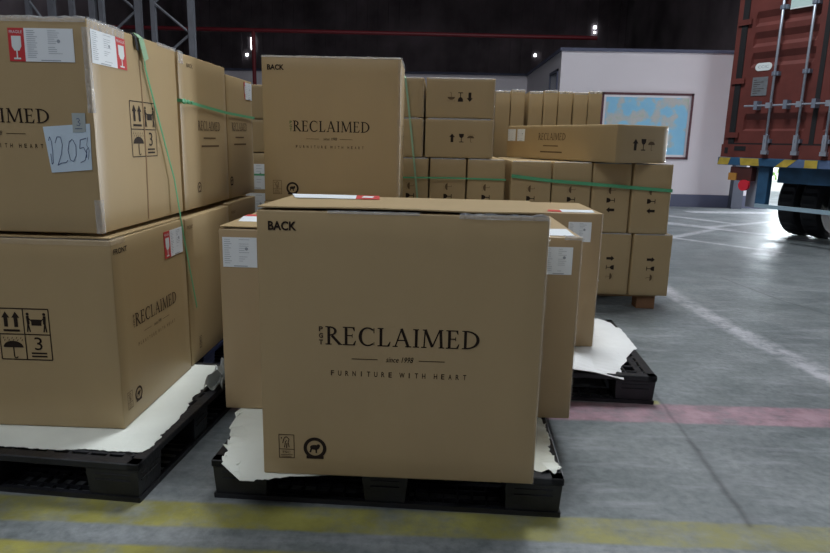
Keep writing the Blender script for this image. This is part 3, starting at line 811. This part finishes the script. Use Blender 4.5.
R1.label('front', .548, .598, .655, .706, None, 12)
R1.sheet('shipping_label', 'top', [(.50, .03), (.665, .03), (.67, .23), (.51, .22)], WHITE, .0009, .0014)
R1.tape(.31, .38); R1.corner_film(1.9, .0, .744, .008, TAPE); R1.edge_film('front', .62, .69, .01, .04, FILM, wr=.006)
R2 = Carton(.205, 3.401, .1500, .680, .595, .737, 0, .003, label='carton on the right pallet with white labels, right of and behind the front group', sd=12, m=CARD2)
R2.label('front', .500, .584, .622, .690, None, 12)
R2.sheet('shipping_label', 'top', [(.465, .025), (.64, .025), (.655, .16), (.475, .15)], WHITE, .0009, .0014)
R2.sheet('fragile_sticker', 'top', [(.39, .04), (.465, .03), (.472, .10), (.41, .13)], RED, .0009, .0014)
R2.tape(.305, .370); R2.corner_film(4.9, .0, .737, .008, TAPE)
U1 = Carton(-1.005, 3.70, .1500, .785, .54, .732, .01, .003, label='carton hidden beneath the tall upright one in the middle', sd=13)
U2 = Carton(-1.000, 3.70, .8830, .782, .53, .806, .012, .003, label='tall standing carton marked BACK behind the front one in the middle', sd=14)
U2.logo('front', .172, .612, .398, .060, INK, INKM, True, pg=GREENINK)
U2.prt('printed_word', 'front', put_text('BACK', .032, .733, .028, .095, bold=.035), INK)
U2.prt('printed_seal', 'front', seal(.163, .075, .036), INK); U2.prt('printed_tree_mark', 'front', tree_mark(.05, .04, .05, .08), INKF)
U2.edge_film('front', .0, .782, .008, .03, FILM, wr=.005, sd=5); U2.corner_film(7.7, .0, .80, .016, TAPE); U2.edge_film('right', 0, .5, .02, .03, FILM, wr=.008)
U2.prt('printed_side_text', 'right', put_text('RECLAIMED', .30, .25, .03, .20, rot=math.pi / 2), INKF)

# ================================================================ BACK ROW: long cartons seen from their ends
r = empty('wooden_pallet', (.42, 4.86, 0)); tag(r, 'brown wooden pallet under the right end of the back row', 'pallet')
bm = bmesh.new()
for k in range(8): bx(bm, 0, 1.30, .02 + k * .15, .12 + k * .15, .095, .112)
frombm('deck_boards', bm, WOOD, r)
for k in range(3):
    for j in range(3):
        bm = bmesh.new(); bx(bm, (.0, .58, 1.16)[k], (.14, .72, 1.30)[k], (.02, .50, 1.0)[j], (.14, .64, 1.14)[j], .0, .094); bevel(frombm('block', bm, PURP, r), .003, 1)
r = empty('wooden_pallet', (-.95, 4.86, 0)); tag(r, 'wooden pallet hidden under the left part of the back row', 'pallet')
bm = bmesh.new()
for k in range(8): bx(bm, 0, 1.20, .02 + k * .15, .12 + k * .15, .095, .112)
frombm('deck_boards', bm, WOOD, r)
for k in range(3): 
    bm = bmesh.new(); bx(bm, (.0, .53, 1.06)[k], (.14, .67, 1.20)[k], .02, 1.14, .0, .094); frombm('runner', bm, PURP, r)

def row(xs, z, h, names, row2, y=4.84, sd=20, d=1.15, grp=None):
    for i, (a, b) in enumerate(zip(xs, xs[1:])):
        c = Carton(a + .004, y + .006 * ((i * 7) % 3), z, b - a - .010, d, h, 0, .002, label=names[i], group=grp, sd=sd + i, dent=.0035)
        w = b - a - .010
        if row2: marks(c, 'front', w * .50, h * .61, .062, ['u', 'g', 'a'], 1, (.002, -.072))
        else: marks(c, 'front', w * .50, h * .30, .060, ['u', 'g', 'a'], 3, (-.002, .070))
        c.edge_film('front', 0.01, w - .01, .006, .02, FILM, wr=.004, sd=sd + i)
xr = [.548, .858, 1.157, 1.453, 1.752]
xrl = [.560, .868, 1.195, 1.497, 1.800]
row(xrl, .1135, .474, ['long carton end low in the back row, hidden just right of the dark gap', 'end of a long carton, second in the bottom row at right', 'end of a long carton in the bottom row, second from its right end', 'rightmost long carton end in the bottom row, beside the open floor'], False, grp='long cartons in the bottom back row', sd=30)
row(xr, .5935, .518, ['long carton end in the strapped row, just right of the dark gap', 'long carton end in the strapped row, second right of the dark gap', 'long carton end in the strapped row, second from its right end', 'long carton end in the strapped row, rightmost, beside the open floor'], True, grp='long cartons in the strapped back row', sd=40)
xl = [-.635, -.348, -.060, .222, .512]
hid = 'long carton end hidden low in the back row behind the front cartons'
row(xl, .1135, .466, [hid] * 4, False, grp='hidden long cartons low in the back row', sd=50)
row(xl, .5855, .532, ['long carton end in the strapped row mostly behind the tall carton', 'long carton end in the strapped row touching the right edge of the tall carton', 'long carton end in the strapped row under the two lying cartons, left one', 'long carton end in the strapped row, just left of the dark gap'], True, grp='long cartons in the strapped back row', sd=60)
nm = {(0, 0): 'lower of two stacked cartons partly hidden by the tall middle carton', (0, 1): 'upper of two stacked cartons partly hidden by the tall middle carton',
      (1, 0): 'lower carton lying flat on the back row with upright arrow and glass marks', (1, 1): 'topmost carton lying flat on the back row with upside-down arrow and glass marks'}
for i, x in enumerate((-.618, -.098)):
    for j in range(2):
        c = Carton(x, 4.85 + .012 * j, 1.1245 + j * .289, .506, 1.1, .283, 0, .002, label=nm[i, j], group='cartons lying on top of the back row', sd=70 + 2 * i + j, dent=.0035)
        if j == 0: marks(c, 'front', .200, .145, .062, ['a', 'g', 'u'], 0, (.069, 0))
        else: marks(c, 'front', .185, .150, .066, ['u', 'g', 'a'], 2, (.068, 0))
        c.edge_film('front', .02, .48, .008, .03, FILM, wr=.005, sd=70 + i + j); c.corner_film(i + j * 2.2, .0, .28, .012, TAPE)
# obliquely placed flat carton
F = Carton(1.255, 4.642, 1.1195, .512, 1.31, .268, math.radians(29.67), .002, label='long flat carton lying askew on top of the right back row', sd=80, dent=.003)
F.logo('left', 1.31 - .870, 1.31 - .535, .152, .055, INKM, INKF, False)
F.label('left', 1.31 - 1.295, .140, 1.31 - 1.185, .240, None, 6, False); F.label('left', 1.31 - 1.160, .140, 1.31 - 1.055, .240, None, 6, True)
marks(F, 'front', .185, .13, .082, ['a', 'g', 'u'], 0, (.080, 0))
F.corner_film(3.3, .0, .26, .012, TAPE)
# tall flat-packed cartons standing behind
r = empty('wooden_pallet', (.45, 6.19, 0)); tag(r, 'wooden pallet under the thin upright cartons behind the back row', 'pallet')
bm = bmesh.new()
for k in range(6): bx(bm, 0, 1.15, .02 + k * .15, .12 + k * .15, .095, .112)
frombm('deck_boards', bm, WOOD, r)
for k in range(3): bm = bmesh.new(); bx(bm, (.0, .5, 1.01)[k], (.14, .64, 1.15)[k], .02, .87, 0, .094); frombm('runner', bm, PURP, r)
xb = [.520, .668, .806, .832, .972, 1.112, 1.250, 1.388, 1.520]
nb = ['thin upright carton beside the two lying cartons, leftmost of its row', 'thin upright carton just left of the dark slot', None, 'thin upright carton just right of the dark slot', 'thin upright carton, second right of the dark slot', 'thin upright carton, fourth from the right end beside the map', 'thin upright carton, next to last before the wall map', 'rightmost thin upright carton, in front of the wall map edge']
nb[5] = 'thin upright carton, third right of the dark slot'
for i in range(8):
    if nb[i] is None: continue
    a, b = xb[i], xb[i + 1]
    c = Carton(a + .003, 6.2 + .01 * (i % 3), .1135, b - a - .008, .85, 1.60 + .006 * ((i * 5) % 3), 0, .001, label=nb[i], group='thin upright cartons at the back', sd=90 + i, dent=.003)
    c.edge_film('front', .005, b - a - .012, .02, .06, FILM, wr=.012, sd=90 + i)
# stack far left seen through the gap
E1 = Carton(-1.90, 4.86, .5855 - .4720, .62, 1.0, .468, 0, .002, label='bottom carton of the stack seen in the gap left of the tall carton', sd=100)
E2 = Carton(-1.90, 4.86, .5855, .62, 1.0, .540, 0, .002, label='carton with a strapped white label in the gap left of the tall carton', sd=101)
E2.label('front', .46, .27, .60, .46, None, 8, True); E2.label('front', .44, .03, .60, .24, None, 8, True)
E3 = Carton(-1.90, 4.87, 1.1325, .62, 1.0, .241, 0, .002, label='thin carton above the labelled one in the gap left of the tall carton', sd=102)
E4 = Carton(-1.90, 4.87, 1.3795, .62, 1.0, .245, 0, .002, label='topmost carton seen in the gap left of the tall carton', sd=103)
r = empty('wooden_pallet', (-1.90, 4.88, 0)); tag(r, 'wooden pallet under the stack in the gap at left', 'pallet')
bm = bmesh.new()
for k in range(6): bx(bm, 0, .62, .02 + k * .15, .12 + k * .15, .095, .112)
frombm('deck_boards', bm, WOOD, r)
for k in range(2): bm = bmesh.new(); bx(bm, (.0, .48)[k], (.14, .62)[k], .02, .87, 0, .094); frombm('runner', bm, PURP, r)

# ================================================================ STRAPS
ribbon('packing_strap', [(-1.96, 2.62, 1.6285), (-1.30, 2.62, 1.629), (-1.198, 2.622, 1.627), (-1.182, 2.622, 1.60), (-1.179, 2.63, 1.50), (-1.174, 2.675, 1.385), (-1.170, 2.765, 1.184), (-1.166, 2.821, 1.054), (-1.150, 2.855, .78), (-1.147, 2.905, .602), (-1.146, 2.948, .455), (-1.147, 2.958, .43)], .012, (0, 1, 0), .0012, STRAP,
       'green packing strap hanging down the side of the upper left carton')
ribbon('strap_end', [(-1.25, 2.610, 1.6315), (-1.20, 2.610, 1.631), (-1.182, 2.612, 1.615), (-1.176, 2.615, 1.58), (-1.173, 2.630, 1.535)], .045, (0, 1, 0), .0015, STRAPL, 'folded pale green strap piece over the upper edge of the upper left carton', None)
ribbon('edge_protector', [(-1.25, 2.568, 1.6285), (-1.20, 2.568, 1.628), (-1.184, 2.570, 1.61), (-1.181, 2.575, 1.565)], .02, (0, 1, 0), .002, BLACKP, 'small black edge protector beside the pale green strap piece')
bpy.data.objects['edge_protector']['category'] = 'edge protector'
ribbon('packing_strap', [(-1.85, 2.975, 1.404), (-1.20, 2.976, 1.402), (-1.180, 2.990, 1.400), (-1.178, 3.10, 1.396), (-1.178, 3.30, 1.386), (-1.178, 3.6, 1.372), (-1.178, 3.9, 1.366), (-1.178, 4.16, 1.362)], .014, (0, 0, 1), .0012, STRAP,
       'green packing strap pulled around the two rear upper cartons of the left stack')
bm = bmesh.new()
for k in range(3):
    c = V((-1.174, 3.00 + .05 * k, 1.398)); rr_ = .014 - .003 * k
    bmesh.ops.create_icosphere(bm, subdivisions=2, radius=rr_, matrix=Matrix.Translation(c) @ Matrix.Diagonal((.5, 2.2, .9, 1)))
o = frombm('strap_knot', bm, STRAP, None, True); o.parent = bpy.data.objects['packing_strap.001']
ribbon('packing_strap', [(-.63, 4.825, .967), (-.241, 4.825, .972), (.10, 4.826, .976), (.513, 4.828, .972)], .013, (0, 0, 1), .0012, STRAP, 'green strap across the left half of the back row')
ribbon('packing_strap', [(.553, 4.825, 1.003), (.75, 4.826, .982), (.866, 4.826, .972), (1.245, 4.826, .950), (1.60, 4.827, .928), (1.750, 4.828, .920)], .025, (0, 0, 1), .0012, STRAP, 'wider green strap across the right half of the back row')
ribbon('packing_strap', [(-.30, 4.95, 1.705), (-.262, 4.86, 1.704), (-.252, 4.838, 1.690), (-.235, 4.834, 1.57), (-.203, 4.832, 1.321), (-.168, 4.819, 1.03), (-.138, 4.815, .769), (-.12, 4.815, .62)], .014, (1, 0, 0), .0012, STRAPL, 'thin pale green strap hanging slanted just right of the tall carton')
ribbon('packing_strap', [(-1.89, 4.856, .965), (-1.29, 4.856, .965)], .014, (0, 0, 1), .0012, STRAP, 'green strap over the labelled carton in the left gap')

# ================================================================ TRUCK
hd = math.atan2(-.855, .518)          # direction across the rear
PX, PY = 4.032, 9.380
def TR(name, label, cat): return tag(empty(name, (PX, PY, 0), hd), label, cat)
# local frame: +x across the rear to the right, +y forward (away along the truck), z up
c = TR('shipping_container', 'rust red shipping container with closed rear doors on the blue trailer', 'container')
W, LEN, ZB, ZT = 2.44, 6.06, 1.115, 3.70
bm = bmesh.new()
bx(bm, 0, .13, 0, .16, ZB, ZT); bx(bm, W - .13, W, 0, .16, ZB, ZT)
bx(bm, .13, W - .13, 0, .14, ZT - .12, ZT); bx(bm, 0, .13, LEN - .16, LEN, ZB, ZT); bx(bm, W - .13, W, LEN - .16, LEN, ZB, ZT)
bx(bm, 0, .07, .16, LEN - .16, ZB, ZB + .12); bx(bm, W - .07, W, .16, LEN - .16, ZB, ZB + .12); bx(bm, 0, .07, .16, LEN - .16, ZT - .08, ZT); bx(bm, W - .07, W, .16, LEN - .16, ZT - .08, ZT)
bevel(frombm('corner_posts', bm, CONT, c), .01, 1)
for X in (.080, W - .165):
    bm = bmesh.new(); bx(bm, X, X + .085, -.004, .05, ZB + .17, ZT - .12); frombm('hinge_gasket', bm, GASK, c)
bm = bmesh.new()
for z in (1.38, 2.10, 2.86, 3.4):
    for X in (.125, W - .245): bx(bm, X - .09 + (.0 if X < 1 else .1), X + .10 + (.0 if X < 1 else .1), -.022, .0, z, z + .07)
frombm('hinge', bm, CONT, c)
# sill with corner castings and slots
bm = bmesh.new(); bx(bm, 0, W, -.02, .14, ZB, ZB + .175)
frombm('door_sill', bm, CONT, c)
bm = bmesh.new()
for X in (.055, W - .105): bx(bm, X, X + .05, -.024, .0, ZB + .05, ZB + .13)
for X in (.20, W - .40): bx(bm, X, X + .17, -.024, .0, ZB + .09, ZB + .15)
frombm('casting_holes', bm, GASK, c)
bm = bmesh.new(); bx(bm, .16, W - .16, .0, .012, ZB + .17, ZB + .195); frombm('lower_gasket', bm, GASK, c)
def door(x0, x1, left):
    d = bmesh.new(); y = .012; n = 0
    # profile of the panel: list of (z, depth) with horizontal corrugations
    prof = [(ZB + .195, 0), (ZB + .33, 0)]
    for z in (1.50,):
        prof += [(z - .03, 0), (z, .040), (z + .12, .040), (z + .20, 0)]
    for z in (2.30, 2.56, 2.82): prof += [(z, 0), (z + .05, .040), (z + .11, .040), (z + .19, 0)]
    prof += [(3.12, 0), (3.42, 0), (ZT - .12, 0)]
    xa, xb_ = x0 + .10, x1 - .09
    rows = []
    for z, dp in prof:
        rows.append([d.verts.new((X, y + (dp if k in (2, 3) else 0), z)) for k, X in enumerate((x0, xa, xa + .02, xb_ - .02, xb_, x1))])
    for a, b in zip(rows, rows[1:]):
        for k in range(5): d.faces.new((a[k], a[k + 1], b[k + 1], b[k]))
    bx(d, x0, x1, .06, .075, ZB + .195, ZT - .12)
    dd = frombm('door', d, CONT, c)
    for X in ((x0 + .50, x0 + .90) if left else (x0 + .19, x0 + .64)):
        bm = bmesh.new(); cyl(bm, (X, -.055, ZB + .10), (X, -.055, ZT - .06), .017, 10); frombm('locking_rod', bm, ROD, dd, True)
        bm = bmesh.new()
        for z in (ZB + .20, 2.17, 2.98): bx(bm, X - .045, X + .045, -.050, .012, z, z + .05); cyl(bm, (X, -.055, z), (X, -.055, z + .05), .027, 8)
        frombm('rod_bracket', bm, RODB, dd)
        bm = bmesh.new(); bx(bm, X - .04, X + .04, -.075, .0, ZB + .05, ZB + .10); bx(bm, X - .025, X + .025, -.08, -.03, ZB + .10, ZB + .30); frombm('cam_keeper', bm, ROD, dd)
        bm = bmesh.new(); zz = 1.795; e = -.36
        cyl(bm, (X, -.075, zz), (X + e, -.07, zz), .012, 8); bx(bm, X - .05, X + .02, -.09, -.04, zz - .035, zz + .035); frombm('door_handle', bm, ROD, dd)
        bm = bmesh.new(); bx(bm, X + e * .55 - .02, X + e * .55 + .03, -.088, .012, zz - .05, zz + .06); frombm('handle_catch', bm, RODB, dd)
    return dd
d1 = door(.165, 1.205, True); d2 = door(1.235, 2.275, False)
bm = bmesh.new(); bx(bm, 1.19, 1.25, .004, .03, ZB + .195, ZT - .12); frombm('centre_gasket', bm, GASK, c)
# plates and stickers on the left door
def pl(name, x0, x1, z0_, z1_, m, rnd=False):
    bm = bmesh.new()
    if rnd:
        h2 = (z1_ - z0_) / 2; pts = [(x1 - h2 + h2 * math.cos(a), (z0_ + z1_) / 2 + h2 * math.sin(a)) for a in [math.radians(t) for t in range(-90, 91, 15)]] + [(x0 + h2 + h2 * math.cos(a), (z0_ + z1_) / 2 + h2 * math.sin(a)) for a in [math.radians(t) for t in range(90, 271, 15)]]
        vs = [bm.verts.new((x, .004, z)) for x, z in pts]; f = bm.faces.new(vs)
        ex = bmesh.ops.extrude_face_region(bm, geom=[f]); [setattr(v.co, 'y', .011) for v in ex['geom'] if isinstance(v, bmesh.types.BMVert)]
    else: bx(bm, x0, x1, .005, .011, z0_, z1_)
    return frombm(name, bm, m, d1)
p_ = pl('oval_plate', .345, .575, 2.205 + .045, 2.205 + .145, LABW, True)
bm = bmesh.new()
for ps in put_text('CCIC', .46, 2.283, .034, .15, center=True): bm.faces.new([bm.verts.new((x, .0028, z)) for x, z in ps])
frombm('printed_letters', bm, GREY, p_)
p_ = pl('data_plate', .330, .545, 1.93, 2.17, PLATE)
bm = bmesh.new()
for k in range(7): z = 2.13 - k * .028; bx(bm, .35, .36 + .14 * (k * 37 % 10) / 10 + .03, .003, .005, z, z + .006)
frombm('printed_text', bm, INKM, p_)
p_ = pl('number_placard', .72, 1.02, 2.97, 3.13, mat('pale_green_placard', (.55, .72, .70), .4))
bm = bmesh.new(); 
for a in ((.72, 1.02, 2.97, 2.985), (.72, 1.02, 3.115, 3.13)): bx(bm, a[0], a[1], .002, .005, a[2], a[3])
frombm('placard_border', bm, LABW, p_)
# walls and roof of the container
bm = bmesh.new()
for X, s in ((.02, 1), (W - .02, -1)):
    n = int((LEN - .32) / .14); pr_ = []
    for i in range(n):
        y = .16 + i * .14; pr_ += [(y, 0), (y + .035, .03), (y + .07, .03), (y + .105, 0)]
    pr_.append((LEN - .16, 0)); lo = [bm.verts.new((X + s * q, y, ZB + .11)) for y, q in pr_]; hi = [bm.verts.new((X + s * q, y, ZT - .07)) for y, q in pr_]
    for i in range(len(pr_) - 1): bm.faces.new((lo[i], lo[i + 1], hi[i + 1], hi[i]))
frombm('side_panels', bm, CONT, c)
bm = bmesh.new(); bx(bm, .03, W - .03, .1, LEN - .05, ZT - .05, ZT - .02); bx(bm, .03, W - .03, .1, LEN - .05, ZB + .06, ZB + .10); bx(bm, .08, W - .08, LEN - .08, LEN - .04, ZB + .1, ZT - .05)
frombm('roof_and_floor', bm, CONT, c)

t = TR('container_trailer', 'blue container trailer with yellow striped rear bumper under the rust red container', 'trailer')
bm = bmesh.new(); bx(bm, -.03, W + .03, -.03, .12, 1.005, 1.112); bevel(frombm('rear_bumper', bm, BLUET, t), .006, 1)
def para(name, m, a0, a1, sl, y):
    bm = bmesh.new(); vs = [bm.verts.new(p) for p in ((a0, y, 1.010), (a1, y, 1.010), (a1 + sl, y, 1.107), (a0 + sl, y, 1.107))]; bm.faces.new(vs); frombm(name, bm, m, t)
for a_ in ((-.028, .14, .03), (.33, .60, -.02), (.82, .98, .12), (1.20, 1.36, .0), (1.56, 1.76, .05), (1.95, 2.15, .08), (2.3, 2.44, .0)): para('yellow_stripe', YELT, *a_, -.0335)
for a_ in ((1.0, 1.20, .10), (1.38, 1.56, .0), (1.78, 1.93, .05)): para('grey_stripe', BLUEG, *a_, -.0330)
for X in (.57, W - .72):
    bm = bmesh.new(); bx(bm, X, X + .15, .02, .12, .46, 1.004); bevel(frombm('bumper_post', bm, BLUET, t), .006, 1)
bm = bmesh.new(); bx(bm, .60, W - .60, -.02, .045, .455, .505); frombm('underrun_bar', bm, mat('pale_bar', (.30, .42, .50), .4), t)
bm = bmesh.new(); bx(bm, .80, 1.64, .10, .16, .80, 1.004); bx(bm, 1.06, 1.16, .16, LEN, .80, 1.10); bx(bm, 1.28, 1.38, .16, LEN, .80, 1.10)
for k in range(6): bx(bm, .1, W - .1, .6 + k * 1.0, .7 + k * 1.0, .98, 1.10)
bx(bm, -.01, .07, .12, LEN, 1.0, 1.112); bx(bm, W - .07, W + .01, .12, LEN, 1.0, 1.112); bx(bm, -.01, W + .01, LEN - .1, LEN + .1, .9, 1.112)
frombm('chassis_frame', bm, BLUET, t)
bm = bmesh.new(); bx(bm, .72, .88, .09, .101, .70, .96)
for X in (.37, W - .60):
    bm = bmesh.new(); bx(bm, X, X + .235, .12, .135, .44, 1.0); frombm('mudflap', bm, FLAP, t)
for X in (.145, W - .45):
    bm = bmesh.new(); bx(bm, X + .03, X + .35, -.01, .10, .80, .985); o = frombm('light_bracket', bm, CONTD, t)
    bm = bmesh.new(); bx(bm, X + .02, X + .14, -.03, -.01, .80, .90); frombm('amber_lens', bm, AMBL, o)
    bm = bmesh.new(); cyl(bm, (X + .27, -.045, .74), (X + .27, .0, .74), .075, 18); bx(bm, X + .20, X + .34, -.02, 0, .70, .80); frombm('red_lens', bm, REDL, o)
# wheels: dual tyres with tread blocks
def tyre(x0, x1, yc, ra=.505):
    w_ = x1 - x0; bm = bmesh.new(); N_ = 60; rows = []
    prof = [(0, .26), (.0, .42), (.10, .485), (.22, 1), (.78, 1), (.90, .485), (1, .42), (1, .26)]
    for i in range(N_):
        a = 2 * math.pi * i / N_; row = []
        for k, (u, r_) in enumerate(prof):
            rad = ra - (.012 if i % 2 else 0) if r_ == 1 else r_ * ra / .505
            if k in (2, 5): rad = .487
            row.append(bm.verts.new((x0 + u * w_, yc + rad * math.cos(a), ra + rad * math.sin(a))))
        rows.append(row)
    for i in range(N_):
        a, b = rows[i], rows[(i + 1) % N_]
        for k in range(len(prof) - 1): bm.faces.new((a[k], a[k + 1], b[k + 1], b[k]))
    wl = frombm('wheel', bm, RUBB, t)
    bm = bmesh.new(); xm = (x0 + x1) / 2
    cyl(bm, (xm - .06, yc, ra), (xm + .06, yc, ra), .262, 28); cyl(bm, (x0 + .02, yc, ra), (x1 - .02, yc, ra), .11, 16)
    frombm('rim', bm, mat('grey_rim', (.25, .27, .30), .4, metal=.4), wl)
for yc in (1.25, 2.60):
    tyre(.42, .70, yc); tyre(.74, 1.02, yc); tyre(W - 1.02, W - .74, yc); tyre(W - .70, W - .42, yc)
    bm = bmesh.new(); cyl(bm, (.44, yc, .505), (W - .44, yc, .505), .06, 10); bx(bm, 1.08, 1.16, yc - .3, yc + .3, .55, .82); bx(bm, 1.28, 1.36, yc - .3, yc + .3, .55, .82); frombm('axle', bm, RODB, t)
bm = bmesh.new()
for X in (.9, 1.5): bx(bm, X, X + .08, LEN - .5, LEN - .4, 0, .9)
bx(bm, .8, 1.7, LEN - .55, LEN - .35, 0, .03)
frombm('landing_legs', bm, BLUET, t)

# ================================================================ LIGHT
r = empty('added_fill_lamp', (.35, -.35, 4.57), 0); tag(r, 'unseen hanging lamp added above and behind the camera to light the fronts', 'lamp')  # unseen lamp added to brighten carton fronts from the top down
bm = bmesh.new(); bx(bm, -.64, .64, -.34, .34, .01, .09); frombm('fill_lamp_housing', bm, STEEL, r)
bm = bmesh.new(); cyl(bm, (-.4, 0, .09), (-.4, 0, 3.826), .012, 6); cyl(bm, (.4, 0, .09), (.4, 0, 3.826), .012, 6); frombm('fill_lamp_rod', bm, STEEL, r)
wd = bpy.data.worlds.new('overcast_sky'); bpy.context.scene.world = wd; wd.use_nodes = True
nt = wd.node_tree; bg = nt.nodes['Background']; bg.inputs[0].default_value = (.82, .92, 1.0, 1); bg.inputs[1].default_value = 2.2
def area(name, loc, rot, sx, sy, P_, col):
    l = bpy.data.lights.new(name, 'AREA'); l.shape = 'RECTANGLE'; l.size = sx; l.size_y = sy; l.energy = P_; l.color = col
    o = bpy.data.objects.new(name, l); C.objects.link(o); o.location = loc; o.rotation_euler = rot; return o
area('added_front_skylight', (-2.75, -2.0, Z8 - .02), (0, 0, 0), 5.5, 5.0, 240, (.95, .97, 1.0))  # unseen skylight added to brighten the carton fronts
area('skylight_rear', (1.0, 6.0, Z8 - .02), (0, 0, 0), 2.4, 2.4, 560, (.93, .96, 1.0))
area('added_fill_lamp', (.35, -.35, 4.55), (math.radians(12), 0, 0), 1.2, .6, 14, (.93, .96, 1.0))  # light of the added lamp behind the camera
area('side_opening', (13.95, 12.1, 1.65), (0, math.radians(90), 0), 3.2, 2.3, 1900, (.90, .95, 1.0))
area('dock_opening', (10.5, 13.95, 1.8), (math.radians(-90), 0, 0), 6.4, 3.4, 850, (.85, .94, 1.0))
sun = bpy.data.lights.new('sun', 'SUN'); sun.energy = 5; sun.angle = .02; sun.color = (1, .97, .9); so = bpy.data.objects.new('sun', sun); C.objects.link(so)
so.rotation_euler = (math.radians(-35), math.radians(25), 0)

# ================================================================ CAMERA
f, pitch, roll, yaw, hc = 637.603, .20991, .02202, .03094, 1.2437
cy_, sy_ = math.cos(yaw), math.sin(yaw)
fwd = V((-sy_ * math.cos(pitch), cy_ * math.cos(pitch), -math.sin(pitch))); rt = V((cy_, sy_, 0)); up = rt.cross(fwd)
cr, sr = math.cos(roll), math.sin(roll); r2 = rt * cr + up * sr; u2 = up * cr - rt * sr
cam = bpy.data.cameras.new('camera'); co = bpy.data.objects.new('camera', cam); C.objects.link(co)
cam.sensor_width = 36; cam.lens = f * 36 / 830; cam.clip_end = 200
M = Matrix.Identity(4)
for i in range(3): M[i][0], M[i][1], M[i][2] = r2[i], u2[i], -fwd[i]
M[0][3], M[1][3], M[2][3] = 0, 0, hc
co.matrix_world = M
sc = bpy.context.scene; sc.camera = co
sc.view_settings.view_transform = 'Standard'; sc.view_settings.look = 'None'; sc.view_settings.exposure = 0; sc.view_settings.gamma = 1
try: sc.view_settings.use_curve_mapping = False
except Exception: pass
